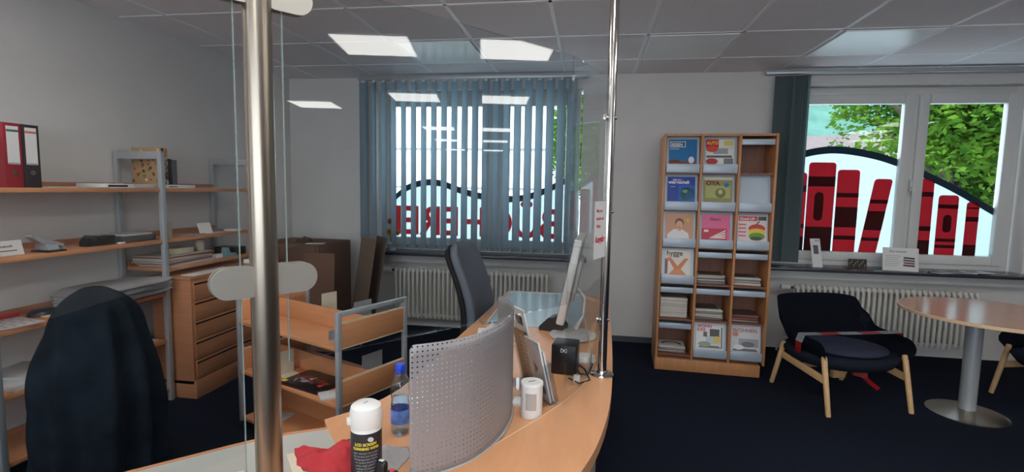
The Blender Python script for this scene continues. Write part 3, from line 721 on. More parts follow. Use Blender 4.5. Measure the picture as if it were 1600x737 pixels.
t = onsill('pen', 'dark ballpoint pen lying on the right sill beside the white sign', 'pen', 2.97, 4.90, R(35))
MB().cyl((-.06, 0, .006), (.05, 0, .006), .005).build('barrel', M['black'], t, True); MB().cyl((.05, 0, .006), (.064, 0, .005), .005, .001).build('tip', M['chrome'], t, True)
for k, (x, y, a, c) in enumerate(((3.05, 4.90, 20, (200, 202, 204)), (3.18, 4.89, -12, (150, 156, 164)), (3.33, 4.91, 10, (206, 206, 206)))):
    o = MB().box(-.1, .1, -.07, .07, 0, .004, .001).build('leaflet', fm(c)); o.location = (x, y, .8203+.0045*k); o.rotation_euler.z = R(a)
    MB().prism(rc(-.08, .02, -.04, .05), .0041, .0045).build('print_block', fm((90, 96, 104)), o)
    tag(o, ('leftmost', 'dark printed middle', 'rightmost pale')[k]+' leaflet lying flat at the right end of the sill', 'leaflet', 'leaflets on the sill')
# left sill
t = onsill('flower_pot', 'small pot with two yellow artificial flowers behind the left slats', 'flower pot', -2.02, 4.985)
MB().lathe([(0, 0), (.035, 0), (.045, .07), (.05, .075), (.04, .075), (0, .07)]).build('pot', M['white'], t, True)
for x, z, mt_ in ((-.03, .19, 'flower'), (.055, .185, 'flower'), (-.02, .30, 'orange'), (.04, .305, 'orange')):
    s = MB().tube([(0, 0, .06), (x*.6, 0, .12), (x, 0, z)], .002).build('stem', fm((70, 110, 60)), t)
    p = MB()
    for k in range(9):
        a = 2*PI*k/9; p.prism(el(.02*math.cos(a), .02*math.sin(a), .012, .012, 8), -.002, .002, mt=T(x, -.005, z) @ UP)
    p.build('flower_head', M[mt_], s); MB().cyl((x, -.009, z), (x, -.003, z), .009).build('flower_centre', fm((90, 50, 20)), s)

# ================================================================ COUNTER
CT = .75       # height of the counter top
outer = [(-1.5, .08), (-1.25, .10), (-1.0, .20), (-.78, .345), (-.58, .50), (-.40, .665), (-.24, .83), (-.12, 1.0), (-.045, 1.14), (.005, 1.27), (.045, 1.41), (.082, 1.62), (.105, 1.9), (.122, 2.33), (.135, 2.9), (.14, 3.54)]
seam = [(-1.4, .38), (-1.2, .42), (-1.0, .53), (-.82, .69), (-.64, .87), (-.48, 1.04), (-.34, 1.20), (-.26, 1.325), (-.16, 1.5), (-.07, 1.67), (0, 1.84), (.035, 2.05), (.06, 2.33), (.075, 2.9), (.08, 3.54)]
inner = [(-.56, 3.56), (-.59, 2.85), (-.62, 2.38), (-.64, 1.95), (-.66, 1.66), (-.73, 1.51), (-.8, 1.42)]
t = thing('reception_counter', 'curved beech reception counter with a raised outer band and a grey writing end', 'counter', (0, 0, 0))
sm = smooth_arc
MB().prism(sm(inner)[::-1] + [], 0, .01).bm.free()
MB().prism([(-1.0, .55)] and sm(seam[5:]) + sm(inner) + [(-.76, 1.365)], CT-.028, CT).build('counter_top', M['counter'], t)
MB().prism([(-.48, 1.04), (-.64, .87), (-.82, .69), (-1.0, .53), (-1.2, .42), (-1.4, .38), (-1.75, .42), (-1.18, 1.0), (-1.08, 1.10), (-.9, 1.285), (-.76, 1.365)][::-1], CT-.028, CT-.0003).build('writing_end', M['greylam'], t)
band = sm(outer)+[(.08, 3.54)]+sm(seam)[::-1]
MB().prism(band, CT-.030, CT+.008).build('outer_band', M['counter'], t)
def ribbon(path, h0, h1, th, name, mt_, off=0):
    pts = sm(path); L = []
    for i, p in enumerate(pts):
        a = Vector(pts[max(0, i-1)]); b_ = Vector(pts[min(len(pts)-1, i+1)]); d = (b_-a).normalized(); n = Vector((d.y, -d.x)); L.append((Vector(p)+n*off, n))
    poly = [tuple(p) for p, n in L]+[tuple(p+n*th) for p, n in L[::-1]]
    return MB().prism(poly, h0, h1).build(name, mt_, t)
ribbon(seam, CT-.002, CT+.0084, -.0035, 'band_edge', M['edge'])
ribbon(inner[::-1], CT-.028, CT+.0002, .0025, 'inner_edge', M['edge'], 0)
ribbon([(-1.75, .42), (-1.18, 1.0), (-1.08, 1.10), (-.9, 1.285), (-.76, 1.365)], CT-.028, CT+.001, -.012, 'inner_edge', M['beech'], 0)
ribbon(outer, 0, CT-.03, .018, 'front_panel', M['panelgrey'], -.075)
ribbon([(-.60, 3.52), (-.1, 3.53), (.1, 3.53)], 0, CT-.028, .018, 'end_panel', M['panelgrey'], .0)
for x, y in ((-.56, 2.5), (-.60, 1.75)):
    MB().cyl((x+.05, y, 0), (x+.05, y, CT-.028), .02).build('leg', M['alu'], t, True)
for z in (.66, .60): MB().cyl((.012, 1.66, z), (.03, 1.66, z), .006).build('panel_bolt', M['chrome'], t, True)
E0 = CT+.0005
# glass screen
PZ = CT+.008
PA = Vector((-.644, .921)); AL = R(38.6); dA = Vector((math.sin(AL), math.cos(AL))); nA = Vector((dA.y, -dA.x))
PJ = Vector((-.066, 1.634)); PR = Vector((.066, 1.97)); 
t = thing('screen_post', 'thick brushed steel post with two pairs of clamp plates, in the foreground', 'post', (PA.x, PA.y, 0))
MB().cyl((0, 0, CT+.006), (0, 0, H), .0262, n=40).build('tube', M['steel'], t, True)
MB().lathe([(0, CT-.0002), (.05, CT-.0002), (.05, CT+.004), (.045, CT+.008), (0, CT+.008)], n=40).build('foot_flange', M['steel'], t, True)
def stadium(L0, L1, r, n=12):
    return [(L1-r+r*math.cos(R(-90+180*k/n)), r*math.sin(R(-90+180*k/n))) for k in range(n+1)]+[(-(L0-r)-r*math.cos(R(-90+180*k/n)), -r*math.sin(R(-90+180*k/n))) for k in range(n+1)]
AM = T(0, 0, 0) @ RZ(PI/2-AL)
for z in (1.288, 1.848):
    for s in (-1, 1):
        for side in (0, 1):
            pts = stadium(.0, .103, .031) ; pts = [(max(x, .020), y) for x, y in pts]
            if side == 0: pts = [(-x*.95, y) for x, y in pts]
            mb = MB().prism(pts, -.0025, .0025, mt=AM @ T(0, s*.0095, z) @ UP)
            mb.build('clamp_plate', M['clampsteel'], t, True)
def pane(a, b_, z0, z1, label, name='glass_screen', edge=0):
    d = b_-a; o = MB().box(0, d.length, -.004, .004, z0, z1).build(name, M['glass']); o.location = (a.x, a.y, 0); o.rotation_euler.z = math.atan2(d.y, d.x)
    if edge: MB().box(-.0008 if edge == 1 else d.length, .0 if edge == 1 else d.length+.0008, -.004, .004, z0, z1).build('polished_edge', fm((150, 170, 168), .2), o)
    return tag(o, label, 'glass screen')
pane(PA+dA*.045, PJ, 1.108, 1.895, 'large clear glass pane of the counter screen between the two steel posts', edge=1)
pane(PA-dA*.044, PA-dA*.62, CT+.02, 1.935, 'clear glass pane left of the thick steel post, in front of the wall shelves', edge=1)
dB = (PR-PJ).normalized()
pane(PJ+dB*.004, PR-dB*.022, CT+.06, 1.895, 'narrow angled glass pane joining the slim steel post')
t = thing('screen_post', 'slim polished steel post on a round flange at the counter edge', 'post', (.066, 1.97, 0))
MB().cyl((0, 0, PZ), (0, 0, H), .0175, n=32).build('tube', M['chrome'], t, True)
MB().lathe([(0, PZ), (.046, PZ), (.046, PZ+.004), (.04, PZ+.009), (.022, PZ+.011), (.02, PZ+.018), (0, PZ+.018)], n=40).build('foot_flange', M['chrome'], t, True)
for z in (.98, 1.4, 1.75): MB().cyl((-.024, -.012, z), (.022, -.004, z), .006).box(-.03, -.018, -.026, -.012, z-.012, z+.012, .003).build('glass_clip', M['chrome'], t, True)
# notice on the narrow pane
nt_ = thing('notice', 'white paper notice with red lettering taped to the glass by the slim post', 'notice')
azB = math.atan2(dB.y, dB.x); q = PJ+dB*.215
nt_.matrix_world = T(q.x, q.y, 1.335) @ RZ(azB) @ T(0, -.0052, 0) @ UP
MB().box(0, .118, -.105, .105, 0, .0005).build('sheet', M['paper'], nt_)
for k, s in enumerate(('Bitte nur', 'einzeln zur', 'Theke')): text(s, .017, M['inkred'], 'text_line', nt_, T(.015, .065-.028*k, .0007), bold=.0002)
text('Ausgabe', .034, fm((196, 40, 60)), 'heading', nt_, T(.008, -.045, .0007), bold=.001, sx=.85)

# ---------------------------------------------------------------- perforated screen
arc = [(-.42, 1.143), (-.38, 1.168), (-.34, 1.2), (-.285, 1.262), (-.247, 1.36), (-.228, 1.46), (-.226, 1.56), (-.243, 1.65), (-.275, 1.715), (-.315, 1.76)]
def arclen(P, n):
    P = sm(P); L = [0]
    for a, b_ in zip(P, P[1:]): L.append(L[-1]+math.dist(a, b_))
    out = []
    for k in range(n+1):
        s = L[-1]*k/n
        for i in range(len(P)-1):
            if L[i] <= s <= L[i+1]+1e-9: f = (s-L[i])/(L[i+1]-L[i]); out.append((P[i][0]+(P[i+1][0]-P[i][0])*f, P[i][1]+(P[i+1][1]-P[i][1])*f)); break
    return out, L[-1]
pts, LEN = arclen(arc, 90)
t = thing('perforated_screen', 'curved grey perforated metal privacy screen standing on the counter', 'privacy screen', (0, 0, 0))
mb = MB(); Hs = .345; NZ = 12; vs_ = []
for i, (x, y) in enumerate(pts):
    r = .012; u = i/90*LEN; zt = Hs
    e = min(u, LEN-u)
    if e < r: zt = Hs-r+math.sqrt(max(0, r*r-(r-e)**2))
    vs_.append([mb.bm.verts.new((x, y, CT+.004+zt*j/NZ)) for j in range(NZ+1)])
uvl = mb.bm.loops.layers.uv.new('UVMap'); 
for i in range(90):
    for j in range(NZ):
        f = mb.bm.faces.new((vs_[i][j], vs_[i+1][j], vs_[i+1][j+1], vs_[i][j+1]))
        for lp, (a, b_) in zip(f.loops, ((i, j), (i+1, j), (i+1, j+1), (i, j+1))): lp[uvl].uv = (a/90*LEN, (vs_[a][b_].co.z-CT-.004))
sh = mb.build('sheet', M['mesh'], t, 'all'); md = sh.modifiers.new('thickness', 'SOLIDIFY'); md.thickness = .0016
MB().tube([(x, y, CT+.0055) for x, y in pts], .005, 8).build('bottom_rim', M['alu'], t, True)

# ---------------------------------------------------------------- things on the counter
t = thing('wipes_tin', 'white lidded tub of cleaning wipes with a black label on the counter', 'wipes tub', (-.530, 1.137, CT))
MB().lathe([(0, 0), (.0355, 0), (.037, .003), (.037, .148), (.0355, .15), (0, .15)], n=48).build('body', M['white'], t, True)
MB().lathe([(.0376, .03), (.0376, .135), (.0372, .1352), (.0372, .0298)], n=48).build('label_wrap', M['labelink'], t, True)
MB().lathe([(.0385, .146), (.0395, .15), (.0395, .178), (.036, .193), (.026, .2), (0, .2)], n=48).build('lid', M['white'], t, True)
box('lid_notch', fm((120, 118, 118)), (-.001, .001, -.007, .007, .2, .2008), t, mtx=RZ(R(-15)))
box('lid_tab', M['white'], (-.046, -.036, -.008, .008, .152, .168), t, .002, mtx=RZ(R(35)))
def wraptext(s, z, size, m_, rad, ang, name='label_text', bold=0):
    return text(s, size, m_, name, t, RZ(ang) @ T(0, 0, z) @ UP, 'CENTER', .0001, bold, wrap=rad)
AC = R(22)
wraptext('LCD SCREEN', .106, .0095, M['yellow'], .0379, AC, bold=.0003); wraptext('CLEANING WIPES', .096, .0085, M['yellow'], .0379, AC, bold=.0003)
for k in range(7): wraptext(('pour nettoyer les ecrans', 'for screens and displays', 'Reinigungstücher feucht', 'zur sanften Reinigung', 'pulizia degli schermi', 'toallitas de limpieza', '100 Tücher wipes')[k], .086-.0078*k, .0062, M['inkgrey'], .0379, AC)
wraptext('Ei 100', .012, .013, M['ink'], .0372, AC, bold=.0005)
MB().prism(el(.012, .122, .007, .006), .0376, .038, mt=RZ(AC) @ UP).build('label_logo', fm((190, 190, 195)), t)

t = thing('water_bottle', 'clear plastic water bottle with a blue cap and blue label behind the wipes tub', 'bottle', (-.538, 1.385, CT))
MB().lathe([(0, .004), (.02, 0), (.026, .004), (.028, .012), (.028, .05), (.0275, .09), (.025, .105), (.028, .12), (.0285, .14), (.024, .165), (.014, .182), (.0115, .188), (.0115, .198)], n=40).build('body', M['pet'], t, 'all')
MB().lathe([(.0283, .035), (.0283, .088)], n=40).bm.free()
lb = MB(); lb.keepn = True; lb.grid(lambda u, v: (.0284*math.cos(2*PI*u), .0284*math.sin(2*PI*u), .036+.042*v), 40, 2); lb.build('label_wrap', M['bluelab'], t, 'all')
MB().lathe([(0, .19), (.0135, .19), (.0145, .193), (.0145, .208), (.013, .211), (0, .211)], n=32).build('cap', M['blue'], t, True)
MB().lathe([(.0117, .184), (.0155, .184), (.0155, .187), (.0117, .187)], n=32).build('neck_ring', M['blue'], t, True)
wt = MB(); wt.lathe([(0, .006), (.024, .006), (.0265, .015), (.0265, .11), (0, .11)], n=32); wt.build('water', clear('water', (.82, .9, .96), .6, 1.33), t, 'all')

t = thing('donation_tin', 'small white round collecting tin with a coin slot on the counter', 'collecting tin', (-.167, 1.575, CT))
MB().lathe([(0, 0), (.034, 0), (.035, .002), (.035, .103), (.0365, .104), (.0365, .112), (.035, .114), (0, .114)], n=48).build('body', M['white'], t, True)
box('coin_slot', M['black'], (-.013, .013, -.0015, .0015, .1141, .1146), t, mtx=RZ(R(40)))
lb = MB(); lb.keepn = True; lb.grid(lambda u, v: (.0354*math.cos(R(-118+60*u)), .0354*math.sin(R(-118+60*u)), .03+.055*v), 10, 2); lb.build('label_wrap', fm((176, 170, 166)), t)

# crumpled cloths
def cloth(pts, name, m_, label, loc, hgt, seed, thick=.003, rot=0, fr=14):
    n = len(pts)
    mb = MB()
    def f(u, v):
        a = u*n; i = int(a) % n; fr_ = a-int(a); p = Vector(pts[i])*(1-fr_)+Vector(pts[(i+1) % n])*fr_
        q = p*v; b_ = noise.noise(Vector((q.x*fr, q.y*fr, seed))); b2 = noise.noise(Vector((q.x*fr*2.6, q.y*fr*2.6, seed+5)))
        z = hgt*(1-v**2.2)*(.6+.75*b_+.3*b2)+.002
        return (q.x, q.y, max(.0015, z))
    mb.grid(f, 72, 20, thick, closed_u=True); o = mb.build(name, m_, smooth='all'); o.location = loc; o.rotation_euler.z = rot
    return tag(o, label, 'cloth')
cloth([(-.155, .055), (-.09, .055), (.0, .10), (.06, .075), (.085, .01), (.07, -.09), (.02, -.11), (-.03, -.05), (-.10, -.03)], 'cleaning_cloth', M['red'], 'crumpled red cleaning cloth lying on the counter left of the wipes tub', (-.635, 1.185, CT), .06, 3)
cloth([(-.04, .06), (.03, .07), (.055, .03), (.045, -.05), (.01, -.06), (-.05, -.04)], 'paper_tissue', M['tissue'], 'crumpled white tissue lying behind the wipes tub', (-.515, 1.235, CT), .035, 9)
t = thing('calculator', 'small black device with a grey display, half under the red cloth', 'calculator', (-.612, 1.285, CT), R(18))
MB().box(-.045, .045, -.03, .03, 0, .012, .003).build('body', M['black'], t, True); box('display', fm((150, 156, 158), .2), (-.036, -.002, -.02, .02, .012, .0128), t); box('keypad', fm((190, 190, 192)), (.004, .036, -.02, .02, .012, .0132), t)
t = thing('letter_opener', 'yellowish wooden letter opener beside the thick post', 'letter opener', (-.735, 1.155, CT), R(-48))
MB().prism([(-.07, -.009), (.05, -.012), (.075, .002), (.05, .012), (-.07, .009)], 0, .005).build('blade', M['cream'], t)
t = thing('cable_tray', 'white flat cable tray on the grey writing end by the thick post', 'tray', (-.78, 1.03, CT), R(-38))
MB().box(-.1, .1, -.02, .02, 0, .01, .003).build('body', M['white'], t, True); box('dark_groove', M['black'], (-.095, .095, -.004, .004, .01, .0105), t)
for k, (x, y, rr, lab) in enumerate(((-.483, 1.12, 75, 'black hand stamp standing right of the wipes tub'), (-.448, 1.105, 60, 'black hand stamp with a red round mark, next to the perforated screen'))):
    t = thing('hand_stamp', lab, 'stamp', (x, y, CT), R(rr-90))
    MB().box(-.018, .018, -.012, .012, 0, .03, .004).build('base', M['black'], t, True)
    MB().box(-.015, .015, -.010, .010, .026, .064 if k == 0 else .052, .008, seg=3).build('handle', M['black'], t, True)
    if k: MB().cyl((0, -.003, .052), (0, -.003, .0535), .006).build('mark', fm((226, 70, 80)), t, True)
    else: box('top_clip', M['white'], (-.006, .006, -.004, .004, .064, .0655), t)
t = thing('note_sheet', 'pale note sheet lying at the back edge of the counter behind the bottle', 'paper sheet', (-.6, 1.62, E0), R(8))
box('sheet', M['paper'], (-.05, .05, -.04, .04, 0, .001), t)

# brochure holders (face the visitors' side)
def holder(name, label, loc, az, lean, w_, h, d, inserts):
    t = thing(name, label, 'brochure holder', loc, 0); t.rotation_euler.z = az
    L = RX(-lean)
    MB().box(0, w_, 0, .0025, 0, h, mt=L).build('back_plate', M['acrylic'], t)
    MB().box(0, w_, -d, -d+.0025, 0, h*.62, mt=L).build('front_plate', M['acrylic'], t)
    MB().box(0, .0025, -d, 0, 0, h*.62, mt=L).build('side_plate', M['acrylic'], t); MB().box(w_-.0025, w_, -d, 0, 0, h*.62, mt=L).build('side_plate', M['acrylic'], t)
    MB().box(0, w_, -d, .07, 0, .003).build('foot_plate', M['acrylic'], t)
    for (x0, x1, y0, z1, m_, nm) in inserts:
        o = MB().box(x0, x1, y0, y0+.006, .004, z1, mt=L).build(nm, m_); o.matrix_world = T(*loc) @ RZ(az)
        lab = {'brochure': 'brochure'}.get(nm, nm)
        yield_.append((o, L, x0, x1, y0, z1))
    return t
yield_ = []
AZ1 = R(125)   # local +x runs away from the camera, front (-y) faces the visitors at the right
holder('brochure_holder', 'clear acrylic holder with grey leaflets, in front of the black box on the counter', (-.112, 1.66, CT), AZ1, R(14), .112, .235, .034,
       [(.006, .106, -.010, .225, fm((226, 226, 226)), 'brochure'), (.008, .104, -.022, .19, fm((206, 206, 206)), 'brochure')])
for (o, L, x0, x1, y0, z1), lab in zip(yield_, ('pale leaflet with a dark triangle, facing the desk, in the right acrylic holder', 'light grey leaflet on the visitors side of the right acrylic holder')): tag(o, lab, 'leaflet', 'leaflets in the acrylic holders')
o, L, x0, x1, y0, z1 = yield_[0]
MB().prism([(.045, .12), (.07, .095), (.07, .145)], 0, .0005, mt=L @ T(0, y0+.0066, 0) @ UP).build('printed_triangle', fm((70, 70, 76)), o)
MB().prism(rc(.02, .09, .03, .06), 0, .0005, mt=L @ T(0, y0+.0066, 0) @ UP).build('print_block', fm((120, 104, 92)), o)
yield_ = []
holder('brochure_holder', 'clear acrylic holder with white cards and a dark patterned strip, behind the perforated screen', (-.175, 1.80, CT), AZ1, R(14), .115, .255, .04,
       [(.006, .108, -.020, .30, M['paper'], 'brochure'), (.006, .108, -.010, .215, fm((52, 66, 60)), 'brochure'), (.03, .108, -.032, .17, fm((150, 160, 166)), 'brochure')])
for (o, L, x0, x1, y0, z1), lab in zip(yield_, ('tall white leaflet with a round emblem in the left acrylic holder', 'dark green leaflet with a pale dot pattern in the left acrylic holder', 'short blue grey leaflet in the left acrylic holder')): tag(o, lab, 'leaflet', 'leaflets in the acrylic holders')
o, L, x0, x1, y0, z1 = yield_[0]
MB().prism(el(.06, .255, .024, .02), 0, .0005, mt=L @ T(0, y0+.0066, 0) @ UP).build('emblem', fm((120, 120, 124)), o); MB().prism(rc(.03, .05, .235, .27), 0, .0008, mt=L @ T(0, y0+.0066, 0) @ UP).build('emblem_bar', fm((50, 50, 56)), o)
o, L, x0, x1, y0, z1 = yield_[1]
d = MB()
for a in range(4):
    for b_ in range(12): d.prism(el(.016+.012*a, .02+.016*b_, .0035, .0055, 8), 0, .0005)
bmesh.ops.transform(d.bm, matrix=L @ T(0, y0+.0066, 0) @ UP, verts=d.bm.verts); d.build('dot_pattern', fm((190, 196, 190)), o)
tag(MB().box(-.045, .045, -.03, .03, 0, .012, .003).build('business_card_tray', M['white'], smooth=True), 'low white card tray behind the collecting tin', 'tray'); bpy.data.objects['business_card_tray'].location = (-.195, 1.66, CT); 

# monitor seen edge on
t = thing('computer_monitor', 'silver flat computer monitor seen edge on, standing on a round foot', 'monitor', (-.06, 2.50, CT))
MB().lathe([(0, .004), (.115, .004), (.118, .008), (.115, .012), (.03, .016), (0, .016)], c=(-.005, 0, 0), n=56).build('foot', M['silver'], t, True)
ta = R(11)
PM = T(-.085, -.02, .065) @ RZ(R(-2)) @ RY(ta)
MB().box(-.006, .034, -.02, .46, 0, .435, .008, mt=PM).build('housing', M['silver'], t, True)
box('display', M['screen'], (-.0075, -.006, -.005, .445, .03, .42), t, mtx=PM)
MB().tube([(.0, .06, .014), (.04, .13, .07), (.045, .18, .16), (-.005, .2, .22)], [.012, .011, .011, .014]).build('neck', M['silver'], t, True)
MB().box(.033, .055, .1, .33, .10, .32, .01, mt=PM).build('rear_cover', M['silver'], t, True)
t = thing('network_box', 'black upright box with a small white looped mark behind the acrylic holders', 'router', (-.075, 2.0, CT), R(-6))
MB().box(-.055, .045, -.045, .06, 0, .12, .006).build('body', M['black'], t, True)
MB().tube([(.012*math.sin(a)-.005, -.0455, .098+.007*math.sin(2*a)) for a in [k*2*PI/32 for k in range(33)]], .0012, 6).build('mark', M['white'], t)
t = thing('round_hub', 'white round cable hub beside the black box', 'hub', (.0, 2.13, CT)); MB().lathe([(0, 0), (.04, 0), (.045, .01), (.04, .028), (0, .032)]).build('body', M['white'], t, True)
for k, (pp, lab) in enumerate((([(-.03, 2.06, .012), (.0, 1.98, .02), (.02, 1.90, .008), (-.02, 1.86, .008), (-.06, 1.90, .01)], 'black cable looping in front of the black box'), ([(.02, 2.1, .01), (.03, 2.02, .03), (.012, 1.95, .01), (-.02, 1.93, .02), (-.03, 1.99, .012)], 'second black cable looping beside the slim post'), ([(-.01, 2.4, .14), (.0, 2.28, .1), (.025, 2.15, .04), (.02, 2.0, .012), (.0, 1.94, .01)], 'grey cable running down from the monitor'))):
    o = MB().tube([Vector(p)+Vector((0, 0, CT)) for p in sm(pp) for _ in (0,)] if 0 else [(p[0], p[1], p[2]+CT) for p in (lambda a: [tuple(Vector(a[i])*(1-f)+Vector(a[i+1])*f) for i in range(len(a)-1) for f in (0, .34, .67)]+[a[-1]])(pp)], .0032, 8).build('cable', M['black'] if k < 2 else fm((150, 148, 146)), smooth='all'); tag(o, lab, 'cable')
tag(MB().box(-.012, .012, -.009, .009, 0, .03, .002).build('cable_tag', M['white'], smooth=True), 'small white tag on the cables by the slim post', 'tag'); bpy.data.objects['cable_tag'].location = (-.03, 1.885, CT+.0)
# far end of the desk
o = MB().prism([(-.525, 2.62), (-.10, 2.62), (-.03, 2.75), (-.03, 3.5), (-.53, 3.52)], 0, .003).build('desk_mat', M['pad']); o.location = (0, 0, E0); tag(o, 'large glossy desk mat at the far end of the counter, coloured pale like the window reflection', 'desk mat')
MB().box(-.53, -.03, 3.497, 3.505, .0, .0045).box(-.538, -.53, 2.62, 3.505, 0, .0045).build('mat_edge', M['white'], o)
t = thing('desk_telephone', 'black wedge shaped desk telephone beside the monitor', 'telephone', (-.165, 2.60, E0), R(-15))
MB().prism([(-.07, 0), (.06, 0), (.06, .03), (.01, .075), (-.02, .07), (-.07, .02)], -.045, .045, mt=UP).build('body', M['black'], t, True); box('keypad', fm((170, 170, 172)), (-.05, .03, -.035, .035, .0, .003), t, mtx=T(.0, 0, .052) @ RY(R(-33)) @ T(-.01, 0, .006))
for k, (x, y, a, c) in enumerate(((-.47, 2.45, 10, (222, 222, 222)), (-.44, 2.56, -8, (206, 208, 210)), (-.42, 2.35, 20, (212, 212, 214)))):
    o = MB().box(-.07, .07, -.1, .1, 0, .002).build('paper_sheet', fm(c, .8)); o.location = (x, y, CT+.0008+.0025*k+(.003 if k == 1 else 0)); o.rotation_euler.z = R(a); MB().prism(rc(-.05, .05, .0, .07), .002, .0024).build('print_block', fm((170, 172, 176)), o)
    tag(o, ('white printed sheet nearest the left desk edge', 'white sheet reaching under the desk mat', 'top white sheet just behind the perforated screen')[k], 'paper sheet', 'papers on the desk')
t = thing('spectacles', 'dark rimmed spectacles lying by the papers on the desk', 'spectacles', (-.50, 2.62, CT+.012), R(20))
for s in (-1, 1): MB().tube([(s*.032+.026*math.cos(a), .018*math.sin(a)+.0, .0) for a in [k*2*PI/24 for k in range(25)]], .0016, 6).build('rim', M['black'], t, True); MB().tube([(s*.058, 0, 0), (s*.062, .06, .0), (s*.05, .11, -.002)], .0016, 6).build('temple', M['black'], t, True)

# ================================================================ OFFICE CHAIRS
def office_chair(label, loc, rz):       # faces +X
    t = thing('office_chair', label, 'office chair', loc, rz)
    def xb(z):                            # side profile of the back
        s = (z-.50)/.65; return -.20-.075*s+.05*math.sin(min(1, s*1.1)*PI*1.1)
    def half(z):
        s = (z-.50)/.65; w0 = .19+.03*math.sin(min(1, s*1.5)*PI*.5)
        if s > .82: w0 *= math.sqrt(max(0, 1-((s-.82)/.20)**2))*.55+.45
        return w0
    for nm, m_, x_off, th, sc_ in (('backrest', M['chairfab'], 0, .055, 1), ('back_shell', M['blackmatt'], -.045, .03, .97)):
        mb = MB(); N = 24
        rings = []
        for j in range(N+1):
            z = .50+.65*j/N if nm == 'backrest' else .50+.63*j/N; hw = half(z)*sc_; ring = []
            tj = th*(math.sqrt(max(0.04, 1-(abs(j/N-.5)*2)**8)))
            for k in range(28):
                a = 2*PI*k/28; cx_ = math.copysign(abs(math.cos(a))**.6, math.cos(a)); sy_ = math.copysign(abs(math.sin(a))**.6, math.sin(a))
                curve = .05*(sy_)**2
                ring.append(mb.bm.verts.new((xb(z)+x_off+cx_*tj*.7+curve, sy_*hw, z)))
            rings.append(ring)
        for a_, b_ in zip(rings, rings[1:]):
            for k in range(28): mb.bm.faces.new((a_[k], a_[(k+1) % 28], b_[(k+1) % 28], b_[k]))
        mb.bm.faces.new(rings[0]); mb.bm.faces.new(rings[-1]); mb.build(nm, m_, t, 'all')
    s = MB().box(-.22, .25, -.24, .24, .43, .52, .035, seg=4); s.build('seat', M['chairfab'], t, 'all')
    MB().box(-.26, -.20, -.04, .04, .40, .62, .01).box(-.24, .1, -.05, .05, .39, .43, .01).build('back_bracket', M['blackmatt'], t, True)
    MB().cyl((0, 0, .1), (0, 0, .4), .025).build('gas_lift', M['chrome'], t, True)
    for k in range(5):
        a = 2*PI*k/5+.3; e = Vector((.29*math.cos(a), .29*math.sin(a), .075))
        l = MB().tube([(0, 0, .11), e*.5+Vector((0, 0, .06)), e], [.024, .02, .016]).build('base_arm', M['blackmatt'], t, True)
        MB().cyl((e.x-.02*math.sin(a), e.y+.02*math.cos(a), .028), (e.x+.02*math.sin(a), e.y-.02*math.cos(a), .028), .028).cyl((e.x, e.y, .03), (e.x, e.y, .08), .008).build('caster', M['blackmatt'], l, True)
    return t
office_chair('grey and black high backed office chair at the far end of the counter', (-.50, 2.95, 0), R(-4))
c2 = office_chair('office chair hidden under the dark coat in front of the wall shelves', (-2.27, 2.01, 0), R(137))
for ch in c2.children:
    if ch.name.startswith(('backrest', 'back_shell')): ch.scale = (.6, .5, .80)
# the coat
mb = MB()
def coat(u, v):
    a = 2*PI*u; s = v
    z = 1.025-.80*s**1.25 if s > 0 else 1.025
    r = .30*min(1, (s*6.5)**.5)*(.50+.42*min(1, s*1.55))+.0
    d_ = min(1, s/.22); e_ = min(1, max(0, (s-.05)/.8)); r = .108*(1-(1-d_)**2)**.6+.105*e_*(2-e_)+.001
    fold = 1+.13*min(1, s*1.6)*math.sin(a*7+2.5*math.sin(a*2)+s*2)+.05*s*math.sin(a*13+1)+.10*noise.noise(Vector((math.cos(a)*2, math.sin(a)*2, s*5)))+.035*math.sin(s*17+3*math.sin(a+1))*min(1, s*3)*max(0, 1-s*1.1)
    dip = -.02*math.sin(a*3)*s*.8
    return (r*fold*math.cos(a)*1.0, r*fold*math.sin(a)*1.05, z+dip-.03*noise.noise(Vector((math.cos(a)*1.5, math.sin(a)*1.5, s*3)))*min(1, s*4))
mb.grid(coat, 120, 60, .006, closed_u=True)
o = mb.build('coat', M['coat'], smooth='all'); o.location = (-2.12, 1.87, 0); tag(o, 'dark hooded coat draped over an office chair in front of the shelves', 'coat')

# ================================================================ BOOK TROLLEY
A = Vector((-1.225, 2.318)); uL = Vector((-.902, .431)).normalized(); vW = Vector((.382, .924)).normalized()
t = thing('book_trolley', 'silver framed book trolley with beech shelves behind the counter', 'trolley')
# local frame: x along the length (0..L towards the left), y across (0..Wd away from the camera)
TM = Matrix(((uL.x, vW.x, 0, A.x), (uL.y, vW.y, 0, A.y), (0, 0, 1, 0), (0, 0, 0, 1)))
